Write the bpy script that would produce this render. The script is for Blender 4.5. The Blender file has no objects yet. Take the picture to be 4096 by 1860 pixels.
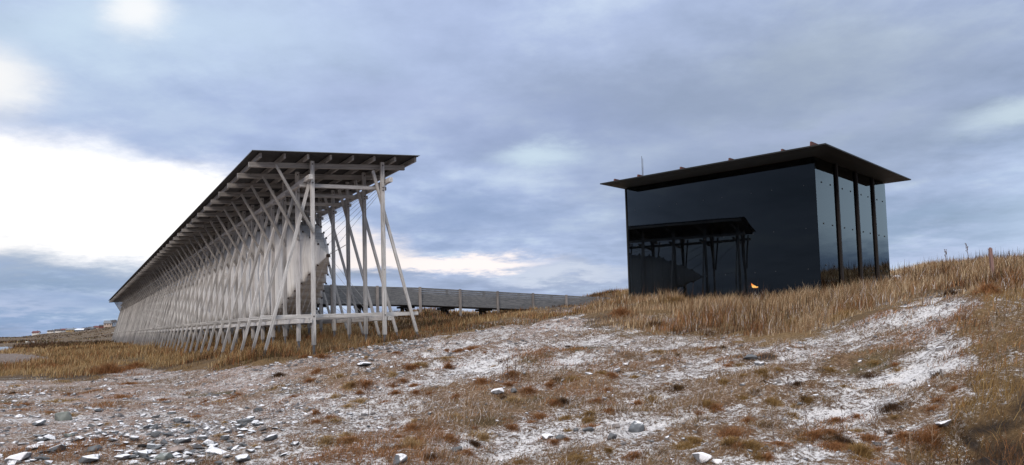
import bpy, bmesh, math, random
import numpy as np
from mathutils import Vector, Matrix

random.seed(7)
RNG = np.random.default_rng(11)
SC = bpy.context.scene
COL = SC.collection

# ------------------------------------------------------------------ camera
F_PX, PPX, PPY, PITCH, ROLL = 3036.45, 2048.0, 1095.32, 0.0666, -0.0276     # for a 4096 px wide picture
_cp, _sp = math.cos(PITCH), math.sin(PITCH)
_r0, _u0 = np.array([1, 0, 0.]), np.array([0, -_sp, _cp])
FWD = np.array([0, _cp, _sp])
_c, _s = math.cos(ROLL), math.sin(ROLL)
RGT = _c * _r0 + _s * _u0
UPV = -_s * _r0 + _c * _u0
K = 4096 / 2576.0                                                            # D pixels (2576 wide) -> S pixels

cam_d = bpy.data.cameras.new('camera')
cam = bpy.data.objects.new('camera', cam_d)
COL.objects.link(cam)
cam_d.sensor_width = 36
cam_d.lens = F_PX / 4096 * 36
cam_d.shift_y = (PPY - 930) / 4096
cam_d.clip_start = 0.1
cam_d.clip_end = 30000
m = Matrix.Identity(4)
for i in range(3):
    m[i][0], m[i][1], m[i][2] = RGT[i], UPV[i], -FWD[i]
cam.matrix_world = m
SC.camera = cam


def project(X, Y, Z):
    """world -> D pixels (2576 x 1170), depth"""
    d = X * FWD[0] + Y * FWD[1] + Z * FWD[2]
    d = np.where(d > 0.05, d, 0.05)
    x = PPX + F_PX * (X * RGT[0] + Y * RGT[1] + Z * RGT[2]) / d
    y = PPY - F_PX * (X * UPV[0] + Y * UPV[1] + Z * UPV[2]) / d
    return x / K, y / K, d


def ray(dx, dy):
    v = FWD * F_PX + RGT * (dx * K - PPX) - UPV * (dy * K - PPY)
    return v / np.linalg.norm(v)


def at(dx, dy, Y):
    v = ray(dx, dy)
    return v * (Y / v[1])


# ------------------------------------------------------------------ noise (numpy)
def _hash(ix, iy, seed):
    h = (ix.astype(np.int64) * 374761393 + iy.astype(np.int64) * 668265263 + seed * 1442695041) & 0xffffffff
    h = ((h ^ (h >> 13)) * 1274126177) & 0xffffffff
    return ((h ^ (h >> 16)) & 0xffff) / 65535.0


def vnoise(x, y, seed=0):
    ix, iy = np.floor(x), np.floor(y)
    fx, fy = x - ix, y - iy
    fx, fy = fx * fx * (3 - 2 * fx), fy * fy * (3 - 2 * fy)
    a = _hash(ix, iy, seed); b = _hash(ix + 1, iy, seed)
    c = _hash(ix, iy + 1, seed); d = _hash(ix + 1, iy + 1, seed)
    return a + (b - a) * fx + (c - a) * fy + (a - b - c + d) * fx * fy - 0.5


def fbm(x, y, seed=0, octv=4, gain=0.5):
    s, amp = 0, 1.0
    for o in range(octv):
        ca, sa = math.cos(o * 1.3), math.sin(o * 1.3)
        s = s + amp * vnoise((x * ca - y * sa) * 2 ** o + 17.3 * o, (x * sa + y * ca) * 2 ** o + 9.1 * o, seed + o)
        amp *= gain
    return s


def sstep(a, b, x):
    t = np.clip((x - a) / (b - a), 0, 1)
    return t * t * (3 - 2 * t)


# ------------------------------------------------------------------ gallery / pavilion layout (fitted)
TH = 0.524
AX = np.array([-math.sin(TH), math.cos(TH), 0]); PR = np.array([math.cos(TH), math.sin(TH), 0])
G0 = np.array([-6.723, 25.6056, 0.0])
GW = 2.515
NF = 59
PA = 0.8294
E1 = np.array([-math.sin(PA), math.cos(PA), 0]); E2 = np.array([math.cos(PA), math.sin(PA), 0])
PF = np.array([11.9895, 28.3426, 0.0]); PS1, PS2, PZR = 10.48, 11.197, 6.522
POFF, PC1 = 1.62, 1.045
PW = PF + E2 * POFF + E1 * PC1
PL1, PL2 = 9.05, 9.0

# ------------------------------------------------------------------ terrain height
CP = [  # D pixel x, y, forward distance
    (-300, 1300, 7.5), (0, 1170, 10), (0, 1080, 14), (0, 1000, 21), (0, 950, 32), (0, 925, 42), (0, 905, 60), (0, 890, 85),
    (-600, 1170, 9.6), (-600, 1000, 22), (-600, 920, 50), (-1200, 1100, 13), (-1200, 950, 33),
    (180, 873, 130), (240, 866, 160), (130, 905, 52), (250, 900, 50), (250, 940, 32), (250, 1020, 17), (250, 1170, 9.5),
    (283, 862, 128), (330, 868, 85), (430, 884, 48), (530, 893, 35), (400, 930, 32), (450, 980, 21),
    (644, 1170, 8.8), (644, 1050, 13.5), (644, 970, 19), (644, 930, 22.3), (668, 899, 24.5),
    (791, 893, 25.6), (840, 905, 22.5), (1000, 1170, 8.4), (1000, 1050, 12), (1000, 960, 16), (1000, 900, 20), (970, 866, 26.5), (1063, 851, 27.4),
    (1288, 1170, 8.2), (1288, 1050, 11.5), (1288, 950, 15), (1288, 880, 19.5), (1288, 830, 26), (1288, 803, 33), (1400, 796, 35),
    (1151, 800, 51.5), (1243, 792, 53), (1331, 779, 54.6), (1531, 763, 58.5), (1085, 782, 56), (1000, 795, 54),
    (1540, 740, 64), (1700, 742, 66),
    (1585, 754, 36.7), (1700, 1170, 7.8), (1700, 1050, 10.5), (1700, 950, 13.5), (1700, 880, 17.5), (1700, 840, 21), (1700, 800, 25), (1700, 772, 30),
    (2000, 1170, 7.3), (2000, 1050, 9.5), (2000, 950, 12), (2000, 880, 15), (2000, 848, 18), (2000, 803, 22), (2000, 772, 26.5), (2068, 752, 30.5),
    (2300, 1170, 6.8), (2300, 1050, 8.7), (2300, 950, 10.8), (2300, 880, 12.8), (2300, 820, 14.6), (2300, 782, 16), (2300, 758, 17.5), (2300, 745, 21),
    (2300, 722, 28), (2240, 728, 37.5), (2300, 684, 44),
    (2500, 1170, 6.2), (2500, 1050, 7.6), (2500, 950, 9), (2500, 850, 11.2), (2500, 790, 13), (2470, 750, 14.5), (2500, 735, 18), (2500, 708, 24), (2500, 667, 38),
    (2576, 663, 36), (2800, 1170, 5.8), (2800, 900, 9.5), (2800, 710, 17), (2800, 650, 34), (3300, 1100, 6), (3300, 800, 10), (3300, 650, 20), (3300, 600, 36),
]
CPW = [at(*c) for c in CP]
CPW += [np.array(p, float) for p in [
    (-25, 75, .25), (-12, 58, .75), (-30, 95, -.2), (-60, 128, -1.0), (-20, 110, -.6), (0, 100, .6), (8, 90, 2.1), (25, 90, 3.0), (10, 160, -1.0), (-40, 180, -1.6),
    (40, 70, 3.0), (60, 50, 3.2), (60, 20, 1.6), (60, 150, 1), (40, 5, .4), (20, 2, -.6),
    (0, 2, -1.62), (0, -6, -1.55), (-8, 0, -1.7), (8, 0, -1.35), (-30, 0, -1.8), (-25, -30, -1.7), (25, -30, -.8), (0, -60, -1.2), (70, -60, .5), (-100, -60, -2.2),
    (-100, 30, -2.1), (-120, 60, -2.4), (0, -300, -1.5), (300, 0, 2.), (-300, -100, -3), (250, 300, -1), (0, 400, -2.6), (-110, 400, -1.9), (-300, 500, -1.3)]]
# the far shore and the hill with the town (D px x, y, distance)
TOWN_BASE = [(-200, 851, 800), (0, 849, 850), (70, 847, 860), (91, 842, 880), (130, 838, 890), (155, 836, 900), (185, 836, 905), (210, 835, 905), (240, 829, 905), (262, 824, 905), (290, 823, 905), (340, 819, 905), (420, 822, 900)]
CPW += [at(*c) for c in TOWN_BASE]
CPW += [np.array([p[0] * 1.3, p[1] * 1.3, p[2] - 2.0]) for p in [at(*c) for c in TOWN_BASE]]
CPW += [np.array([300, 900, -4.]), np.array([0, 1200, -5.]), np.array([-900, 300, -3.]), np.array([900, 200, 3.]), np.array([0, -1200, -2.]),
        np.array([2500, 0, -3.]), np.array([-2500, 0, -4.]), np.array([0, 2800, -6.]), np.array([0, -2800, -3.])]
CPW = np.array(CPW)


def _uv(X, Y):
    R = np.sqrt(X * X + Y * Y) + 1.5
    L = np.log(R)
    A = np.arctan2(X, Y)
    # polar-log coordinates laid on a plane (log R as radius) so there is no seam behind the camera
    return L * np.sin(A) * 2.2, L * np.cos(A) * 2.2


_cu, _cv = _uv(CPW[:, 0], CPW[:, 1])


def _tps(r2):
    return 0.5 * r2 * np.log(r2 + 1e-9)


_n = len(CPW)
_A = np.zeros((_n + 3, _n + 3))
_A[:_n, :_n] = _tps((_cu[:, None] - _cu[None]) ** 2 + (_cv[:, None] - _cv[None]) ** 2) + np.eye(_n) * 0.004
_A[:_n, _n:] = np.stack([np.ones(_n), _cu, _cv], 1)
_A[_n:, :_n] = _A[:_n, _n:].T
_W = np.linalg.solve(_A, np.concatenate([CPW[:, 2], np.zeros(3)]))
WATER_Z = -1.95
BAY = np.array([(-64, 96), (-76, 117), (-114, 177), (-150, 186), (-420, 205), (-420, 40), (-130, 78), (-90, 90)], float)


def in_poly(px, py, poly):
    poly = np.asarray(poly, float)
    ins = np.zeros(np.shape(px), bool)
    n = len(poly)
    for i in range(n):
        x0, y0 = poly[i]; x1, y1 = poly[(i + 1) % n]
        c = ((y0 > py) != (y1 > py)) & (px < (x1 - x0) * (py - y0) / (y1 - y0 + 1e-12) + x0)
        ins ^= c
    return ins


def base_h(X, Y):
    X = np.asarray(X, float); Y = np.asarray(Y, float)
    sh = X.shape
    X = X.ravel(); Y = Y.ravel()
    out = np.empty(len(X))
    for i in range(0, len(X), 40000):
        u, v = _uv(X[i:i + 40000], Y[i:i + 40000])
        out[i:i + 40000] = _tps((u[:, None] - _cu[None]) ** 2 + (v[:, None] - _cv[None]) ** 2) @ _W[:_n] + _W[_n] + _W[_n + 1] * u + _W[_n + 2] * v
    bx, by = X + 3 * fbm(X / 18, Y / 18, 5, 2), Y + 3 * fbm(X / 18, Y / 18, 8, 2)
    RR_ = np.hypot(X, Y)
    out = np.where(RR_ < 420, np.maximum(out, WATER_Z + .42), out)
    out = np.where(in_poly(bx, by, BAY), np.minimum(out, WATER_Z - .5), out)
    return out.reshape(sh)


def hummock(X, Y):
    u, v = X * .94 + Y * .34, -X * .34 + Y * .94
    return fbm(u / 1.0, v / .55, 31, 4, .55)


def height(X, Y):
    X = np.asarray(X, float); Y = np.asarray(Y, float)
    R = np.sqrt(X * X + Y * Y)
    near = 1 - sstep(35, 90, R)
    h = base_h(X, Y)
    h = h + near * (0.12 * fbm(X / 1.9, Y / 1.9, 21, 2) + 0.19 * hummock(X, Y) * (1 - .6 * sstep(-1, -9, X + .2 * (Y - 10))))
    h = h + (1 - near) * 0.22 * fbm(X / 14, Y / 14, 41, 3) * (1 + .8 * sstep(250, 700, R))
    # the peat bank at the lower right: a hollow cut under the turf
    b = at(2470, 1090, 7.2)
    d2 = ((X - b[0]) / .75) ** 2 + ((Y - b[1]) / .75) ** 2
    h = h - .30 * np.exp(-d2 ** 2)
    return h


def hit(dx, dy):
    """where the ray through a D pixel meets the ground"""
    v = ray(dx, dy)
    t = np.geomspace(4, 400, 1600)
    P = v[None] * t[:, None]
    below = P[:, 2] < height(P[:, 0], P[:, 1])
    i = int(np.argmax(below)) if below.any() else len(t) - 1
    return P[i]


# ------------------------------------------------------------------ materials
def new_mat(name):
    mt = bpy.data.materials.new(name)
    mt.use_nodes = True
    nt = mt.node_tree
    b = nt.nodes['Principled BSDF']
    return mt, nt, b


def N(nt, typ, **kw):
    n = nt.nodes.new(typ)
    for k, v in kw.items():
        if k.startswith('i_'):
            n.inputs[k[2:].replace('_', ' ')].default_value = v
        else:
            setattr(n, k, v)
    return n


def ramp(nt, stops, src):
    r = nt.nodes.new('ShaderNodeValToRGB')
    e = r.color_ramp.elements
    while len(e) < len(stops):
        e.new(0.5)
    for el, (p, c) in zip(e, stops):
        el.position = p
        el.color = (*c, 1) if len(c) == 3 else c
    nt.links.new(src, r.inputs[0])
    return r.outputs[0]


def math_n(nt, op, a, b=None, c=None, clamp=False):
    n = nt.nodes.new('ShaderNodeMath'); n.operation = op; n.use_clamp = clamp
    for i, v in enumerate((a, b, c)):
        if v is None: continue
        if isinstance(v, (int, float)): n.inputs[i].default_value = v
        else: nt.links.new(v, n.inputs[i])
    return n.outputs[0]


def mixc(nt, fac, a, b, blend='MIX'):
    n = nt.nodes.new('ShaderNodeMix'); n.data_type = 'RGBA'; n.blend_type = blend
    for idx, v in ((0, fac), (6, a), (7, b)):
        if isinstance(v, (int, float)): n.inputs[idx].default_value = v
        elif isinstance(v, tuple): n.inputs[idx].default_value = (*v, 1)
        else: nt.links.new(v, n.inputs[idx])
    return n.outputs[2]


def noise_tex(nt, vec, scale, detail=4, rough=.55):
    n = N(nt, 'ShaderNodeTexNoise')
    n.inputs['Scale'].default_value = scale; n.inputs['Detail'].default_value = detail; n.inputs['Roughness'].default_value = rough
    if vec is not None: nt.links.new(vec, n.inputs['Vector'])
    return n.outputs[0]


def bump(nt, b, h, strength, dist):
    bn = N(nt, 'ShaderNodeBump'); bn.inputs['Strength'].default_value = strength; bn.inputs['Distance'].default_value = dist
    nt.links.new(h, bn.inputs['Height']); nt.links.new(bn.outputs[0], b.inputs['Normal'])


def mapped(nt, scale, coord='Object'):
    tc = N(nt, 'ShaderNodeTexCoord'); mp = N(nt, 'ShaderNodeMapping')
    mp.inputs['Scale'].default_value = scale
    nt.links.new(tc.outputs[coord], mp.inputs[0])
    return mp.outputs[0]


def mat_wood(name, lo, hi, grain=(22, 22, 1.4), stain=False):
    """weathered timber; grain runs along the local z of the texture space carried in the UV-free attribute 'grain'"""
    mt, nt, b = new_mat(name)
    at_ = N(nt, 'ShaderNodeAttribute', attribute_name='grain')
    mp = N(nt, 'ShaderNodeMapping'); mp.inputs['Scale'].default_value = grain
    nt.links.new(at_.outputs['Vector'], mp.inputs[0])
    oi = N(nt, 'ShaderNodeObjectInfo')
    ad = N(nt, 'ShaderNodeVectorMath', operation='ADD')
    cx = N(nt, 'ShaderNodeCombineXYZ')
    nt.links.new(math_n(nt, 'MULTIPLY', oi.outputs['Random'], 90.), cx.inputs[2])
    nt.links.new(mp.outputs[0], ad.inputs[0]); nt.links.new(cx.outputs[0], ad.inputs[1])
    n1 = noise_tex(nt, ad.outputs[0], 1.0, 6, .65)
    n2 = noise_tex(nt, at_.outputs['Vector'], 1.1, 3)
    f = math_n(nt, 'ADD', math_n(nt, 'MULTIPLY', n1, .75), math_n(nt, 'MULTIPLY', n2, .25))
    f = math_n(nt, 'ADD', f, math_n(nt, 'MULTIPLY', math_n(nt, 'SUBTRACT', oi.outputs['Random'], .5), .16))
    c = ramp(nt, [(.36, tuple(.7 * p for p in lo)), (.44, lo), (.54, tuple(.5 * (p + q) for p, q in zip(lo, hi))), (.64, hi)], f)
    # knots
    vo = N(nt, 'ShaderNodeTexVoronoi'); vo.inputs['Scale'].default_value = 2.6
    nt.links.new(at_.outputs['Vector'], vo.inputs['Vector'])
    kn = ramp(nt, [(.05, (1, 1, 1)), (.1, (0, 0, 0))], vo.outputs['Distance'])
    c = mixc(nt, math_n(nt, 'MULTIPLY', kn, .55), c, tuple(v * .35 for v in lo))
    if stain:
        tc = N(nt, 'ShaderNodeTexCoord'); sp = N(nt, 'ShaderNodeSeparateXYZ'); nt.links.new(tc.outputs['Object'], sp.inputs[0])
        mr = N(nt, 'ShaderNodeMapRange'); mr.inputs[1].default_value = 1.05; mr.inputs[2].default_value = .45
        nt.links.new(math_n(nt, 'ADD', sp.outputs[2], math_n(nt, 'MULTIPLY', math_n(nt, 'SUBTRACT', n1, .5), 1.4)), mr.inputs[0])
        c = mixc(nt, math_n(nt, 'MULTIPLY', mr.outputs[0], .6), c, (.11, .11, .12))
    nt.links.new(c, b.inputs['Base Color'])
    b.inputs['Roughness'].default_value = .8
    bump(nt, b, n1, .35, .012)
    return mt


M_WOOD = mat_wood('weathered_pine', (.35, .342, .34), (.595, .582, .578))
M_WOOD_SHADED = mat_wood('shaded_pine', (.21, .20, .195), (.37, .355, .345))  # same pine, darkened: shade under the roof is put into its colour
M_WOOD_POLE = mat_wood('weathered_pine_pole', (.35, .342, .34), (.595, .582, .578), stain=True)
M_WOOD_DK = mat_wood('grey_boards', (.082, .086, .096), (.18, .184, .195), (3.0, 30, 30))
M_WOOD_POST = mat_wood('grey_posts', (.17, .155, .15), (.30, .27, .26))
M_POST_PINK = mat_wood('reddish_post', (.16, .09, .085), (.3, .19, .17))


def mat_simple(name, col, rough=.6, metal=0., var=.25, scale=6., bumpy=0., coord='Object'):
    mt, nt, b = new_mat(name)
    v = mapped(nt, (scale,) * 3, coord)
    n = noise_tex(nt, v, 1.0, 5)
    c = ramp(nt, [(.3, tuple(x * (1 - var) for x in col)), (.7, tuple(min(1, x * (1 + var)) for x in col))], n)
    nt.links.new(c, b.inputs['Base Color'])
    b.inputs['Roughness'].default_value = rough; b.inputs['Metallic'].default_value = metal
    if bumpy: bump(nt, b, n, bumpy, .02)
    return mt


M_STEEL = mat_simple('galvanised_steel', (.17, .18, .2), .45, .6)
M_BOLT = mat_simple('rusted_bolt', (.05, .035, .03), .6, .4)
M_CABLE = mat_simple('wire_rope', (.22, .22, .24), .5, .3)
M_ROOFSHEET = mat_simple('dark_corrugated_metal', (.045, .045, .05), .5, .35)
M_CORTEN = mat_simple('rusted_weathering_steel', (.009, .006, .006), .8, 0, .4, 3.)
M_ROOFSLAB = mat_simple('black_steel_plate', (.006, .0066, .0076), .62, 0, .4, 2.)
M_RUSTFIN = mat_simple('rust_red_steel', (.085, .028, .022), .8, 0, .4, 4.)
M_DARKINT = mat_simple('dark_concrete', (.03, .03, .032), .8)


def mat_membrane():
    mt, nt, b = new_mat('coated_membrane')
    v = mapped(nt, (1, 1, 1))
    n = noise_tex(nt, v, .8, 5)
    n2 = noise_tex(nt, mapped(nt, (7, 7, .7)), 1., 4)
    f = math_n(nt, 'ADD', math_n(nt, 'MULTIPLY', n, .6), math_n(nt, 'MULTIPLY', n2, .4))
    c = ramp(nt, [(.3, (.56, .55, .54)), (.5, (.68, .675, .665)), (.7, (.77, .765, .755))], f)
    # welded seams every half bay along the length
    tc = N(nt, 'ShaderNodeTexCoord'); sp = N(nt, 'ShaderNodeSeparateXYZ')
    nt.links.new(tc.outputs['Object'], sp.inputs[0])
    fr = math_n(nt, 'FRACT', math_n(nt, 'MULTIPLY', sp.outputs[1], 1 / .6667))
    seam = math_n(nt, 'LESS_THAN', math_n(nt, 'ABSOLUTE', math_n(nt, 'SUBTRACT', fr, .5)), .025)
    c = mixc(nt, math_n(nt, 'MULTIPLY', seam, .35), c, (.25, .23, .21))
    nt.links.new(c, b.inputs['Base Color'])
    b.inputs['Roughness'].default_value = .6
    bump(nt, b, n2, .15, .03)
    return mt


M_MEMB = mat_membrane()


def mat_glass_dark(name, tint, boost):
    """smoked glass: mirror by Fresnel over a very dark see-through body"""
    mt = bpy.data.materials.new(name); mt.use_nodes = True
    nt = mt.node_tree; nt.nodes.clear()
    out = N(nt, 'ShaderNodeOutputMaterial')
    tr = N(nt, 'ShaderNodeBsdfTransparent'); tr.inputs[0].default_value = (*tint, 1)
    gl = N(nt, 'ShaderNodeBsdfGlossy'); gl.inputs['Roughness'].default_value = .0; gl.inputs[0].default_value = (*boost, 1)
    fr = N(nt, 'ShaderNodeFresnel'); fr.inputs[0].default_value = 1.56
    nz = noise_tex(nt, mapped(nt, (.55, .55, .22)), 1., 2)
    bn = N(nt, 'ShaderNodeBump'); bn.inputs['Strength'].default_value = .006; bn.inputs['Distance'].default_value = .5
    nt.links.new(nz, bn.inputs['Height']); nt.links.new(bn.outputs[0], gl.inputs['Normal'])
    mx = N(nt, 'ShaderNodeMixShader')
    nt.links.new(fr.outputs[0], mx.inputs[0]); nt.links.new(tr.outputs[0], mx.inputs[1]); nt.links.new(gl.outputs[0], mx.inputs[2])
    nt.links.new(mx.outputs[0], out.inputs[0])
    return mt


M_SMOKED = mat_glass_dark('smoked_glass', (.12, .13, .145), (.62, .69, .74))


def mat_emit(name, c1, c2, strength):
    mt = bpy.data.materials.new(name); mt.use_nodes = True
    nt = mt.node_tree; nt.nodes.clear()
    out = N(nt, 'ShaderNodeOutputMaterial'); em = N(nt, 'ShaderNodeEmission')
    n = noise_tex(nt, mapped(nt, (5, 5, 3)), 1., 3)
    nt.links.new(ramp(nt, [(.35, c1), (.65, c2)], n), em.inputs[0]); em.inputs[1].default_value = strength
    nt.links.new(em.outputs[0], out.inputs[0])
    return mt


M_FLAME = mat_emit('gas_flame', (1.0, .16, .01), (1.0, .55, .12), 90.)


def mat_ground():
    mt, nt, b = new_mat('winter_turf_snow_and_gravel')
    tc = N(nt, 'ShaderNodeTexCoord'); P = tc.outputs['Object']
    A = lambda n: N(nt, 'ShaderNodeAttribute', attribute_name=n).outputs['Fac']
    snow, grav, soil, moss, grass = A('snow'), A('grav'), A('soil'), A('moss'), A('grassy')
    n1 = noise_tex(nt, P, 1.1, 4); n2 = noise_tex(nt, P, 5.5, 5, .6); n3 = noise_tex(nt, P, 22, 5, .7); n4 = noise_tex(nt, P, 75, 3, .65)
    thatch = ramp(nt, [(.30, (.040, .024, .015)), (.45, (.11, .064, .036)), (.55, (.185, .115, .066)), (.70, (.30, .215, .14))],
                  math_n(nt, 'ADD', math_n(nt, 'MULTIPLY', n2, .45), math_n(nt, 'MULTIPLY', n3, .55)))
    vo = N(nt, 'ShaderNodeTexVoronoi'); vo.inputs['Scale'].default_value = 16.; nt.links.new(P, vo.inputs['Vector'])
    hs = N(nt, 'ShaderNodeSeparateColor'); nt.links.new(vo.outputs['Color'], hs.inputs[0])
    gv = math_n(nt, 'ADD', math_n(nt, 'MULTIPLY', hs.outputs[0], .45), math_n(nt, 'MULTIPLY', n3, .55))
    gravel = ramp(nt, [(.22, (.045, .047, .055)), (.45, (.18, .135, .115)), (.6, (.29, .22, .19)), (.8, (.44, .37, .34))], gv)
    earth = mixc(nt, n1, (.23, .14, .098), (.33, .225, .175))
    gravel = mixc(nt, math_n(nt, 'MULTIPLY', n2, .6), gravel, earth)
    c = mixc(nt, grav, thatch, gravel)
    gcol = ramp(nt, [(.3, (.05, .03, .014)), (.5, (.13, .078, .034)), (.7, (.22, .14, .062))], n3)
    nf = noise_tex(nt, P, .11, 5, .6)
    gcol = mixc(nt, ramp(nt, [(.44, (0, 0, 0)), (.56, (1, 1, 1))], math_n(nt, 'ADD', math_n(nt, 'MULTIPLY', nf, .5), math_n(nt, 'MULTIPLY', noise_tex(nt, P, .018, 4, .6), .5))), gcol, (.035, .022, .014))
    c = mixc(nt, grass, c, gcol)
    mcol = ramp(nt, [(.3, (.018, .016, .008)), (.55, (.06, .05, .022)), (.75, (.12, .09, .042))], n3)
    c = mixc(nt, A('heath'), c, ramp(nt, [(.35, (.03, .02, .013)), (.65, (.12, .078, .04))], nf))
    c = mixc(nt, moss, c, mcol)
    scol = ramp(nt, [(.3, (.008, .006, .005)), (.6, (.028, .02, .016)), (.8, (.07, .05, .036))], n3)
    c = mixc(nt, soil, c, scol)
    s = math_n(nt, 'ADD', snow, math_n(nt, 'MULTIPLY', math_n(nt, 'SUBTRACT', n1, .5), .9))
    s = math_n(nt, 'ADD', s, math_n(nt, 'MULTIPLY', math_n(nt, 'SUBTRACT', n2, .5), 1.35))
    s = math_n(nt, 'ADD', s, math_n(nt, 'MULTIPLY', math_n(nt, 'SUBTRACT', n3, .5), 2.0))
    s = math_n(nt, 'ADD', s, math_n(nt, 'MULTIPLY', math_n(nt, 'SUBTRACT', n4, .5), 1.8))
    sm = N(nt, 'ShaderNodeMapRange', interpolation_type='SMOOTHSTEP'); sm.inputs[1].default_value = .30; sm.inputs[2].default_value = .74
    nt.links.new(s, sm.inputs[0])
    scl = mixc(nt, n3, (.52, .50, .505), (.73, .715, .73))
    c = mixc(nt, math_n(nt, 'MULTIPLY', sm.outputs[0], .86), c, scl)
    nt.links.new(c, b.inputs['Base Color'])
    b.inputs['Roughness'].default_value = .9
    b.inputs['Specular IOR Level'].default_value = .2
    hh = math_n(nt, 'ADD', math_n(nt, 'MULTIPLY', n3, .7), math_n(nt, 'MULTIPLY', n4, .35))
    hh = math_n(nt, 'ADD', hh, math_n(nt, 'MULTIPLY', sm.outputs[0], .25))
    bump(nt, b, hh, .9, .05)
    return mt


M_GROUND = mat_ground()


def mat_stone(name, lo, hi, snow_at):
    mt, nt, b = new_mat(name)
    v = mapped(nt, (9, 9, 9)); n = noise_tex(nt, v, 1., 6, .65)
    oi = N(nt, 'ShaderNodeObjectInfo')
    at_ = N(nt, 'ShaderNodeAttribute', attribute_name='tone')
    f = math_n(nt, 'ADD', math_n(nt, 'MULTIPLY', n, .7), math_n(nt, 'MULTIPLY', math_n(nt, 'ADD', oi.outputs['Random'], at_.outputs['Fac']), .18))
    c = ramp(nt, [(.3, lo), (.75, hi)], f)
    ge = N(nt, 'ShaderNodeNewGeometry'); sp = N(nt, 'ShaderNodeSeparateXYZ'); nt.links.new(ge.outputs['Normal'], sp.inputs[0])
    n2 = noise_tex(nt, mapped(nt, (14, 14, 14)), 1., 4)
    s = math_n(nt, 'ADD', sp.outputs[2], math_n(nt, 'MULTIPLY', math_n(nt, 'SUBTRACT', n2, .5), .9))
    mr = N(nt, 'ShaderNodeMapRange'); mr.inputs[1].default_value = snow_at; mr.inputs[2].default_value = snow_at + .16
    nt.links.new(s, mr.inputs[0])
    c = mixc(nt, mr.outputs[0], c, (.64, .63, .66))
    nt.links.new(c, b.inputs['Base Color']); b.inputs['Roughness'].default_value = .75
    bump(nt, b, n, .5, .02)
    return mt


M_STONE_SNOW = mat_stone('slate_with_snow', (.04, .044, .052), (.16, .17, .185), .74)
M_STONE_BARE = mat_stone('bare_dark_slate', (.04, .043, .048), (.15, .155, .165), 1.12)
M_STONE_WHITE = mat_stone('snow_covered_stone', (.10, .10, .11), (.26, .26, .28), .15)
M_STONE_PINK = mat_stone('pinkish_stone', (.17, .13, .115), (.34, .27, .24), 1.05)
M_STONE_GREEN = mat_stone('lichen_grey_stone', (.065, .075, .07), (.20, .215, .20), .95)
M_FLAKE = mat_stone('grey_flakes', (.055, .057, .065), (.27, .245, .24), .86)
STONE_MATS = dict(snow=M_STONE_SNOW, bare=M_STONE_BARE, white=M_STONE_WHITE, pink=M_STONE_PINK, green=M_STONE_GREEN)


def mat_grass():
    mt = bpy.data.materials.new('dry_grass'); mt.use_nodes = True
    nt = mt.node_tree; nt.nodes.clear()
    out = N(nt, 'ShaderNodeOutputMaterial')
    a = N(nt, 'ShaderNodeAttribute', attribute_name='hue')
    d = N(nt, 'ShaderNodeBsdfDiffuse'); t = N(nt, 'ShaderNodeBsdfTranslucent')
    nt.links.new(a.outputs['Color'], d.inputs[0]); nt.links.new(a.outputs['Color'], t.inputs[0])
    mx = N(nt, 'ShaderNodeMixShader'); mx.inputs[0].default_value = .3
    nt.links.new(d.outputs[0], mx.inputs[1]); nt.links.new(t.outputs[0], mx.inputs[2]); nt.links.new(mx.outputs[0], out.inputs[0])
    return mt


M_GRASS = mat_grass()


def mat_water():
    mt, nt, b = new_mat('cold_sea_water')
    b.inputs['Base Color'].default_value = (.035, .055, .075, 1)
    b.inputs['Roughness'].default_value = .12; b.inputs['IOR'].default_value = 1.33
    n = noise_tex(nt, mapped(nt, (.35, .8, 1)), 1., 4)
    bump(nt, b, n, .35, .25)
    return mt


M_WATER = mat_water()


# ------------------------------------------------------------------ mesh helpers
def tag(o, label=None, cat=None, group=None, kind=None):
    if label: o['label'] = label
    if cat: o['category'] = cat
    if group: o['group'] = group
    if kind: o['kind'] = kind
    return o


def empty(name, loc, rz=0, parent=None):
    o = bpy.data.objects.new(name, None); COL.objects.link(o)
    o.location = loc; o.rotation_euler = (0, 0, rz); o.empty_display_size = .3
    if parent: o.parent = parent
    return o


def mesh_obj(name, verts, faces, mats, parent=None, smooth=False, mat_idx=None, attrs=None):
    me = bpy.data.meshes.new(name)
    verts = np.asarray(verts, np.float32)
    me.from_pydata(verts.tolist(), [], [list(f) for f in faces])
    if not isinstance(mats, (list, tuple)): mats = [mats]
    for m_ in mats: me.materials.append(m_)
    if mat_idx is not None: me.polygons.foreach_set('material_index', np.asarray(mat_idx, np.int32))
    if smooth: me.polygons.foreach_set('use_smooth', np.ones(len(me.polygons), bool))
    for an, av in (attrs or {}).items():
        av = np.asarray(av, np.float32)
        at_ = me.attributes.new(an, 'FLOAT_VECTOR' if av.ndim == 2 else 'FLOAT', 'POINT')
        at_.data.foreach_set('vector' if av.ndim == 2 else 'value', av.ravel())
    me.update()
    o = bpy.data.objects.new(name, me); COL.objects.link(o)
    if parent: o.parent = parent
    return o


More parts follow.
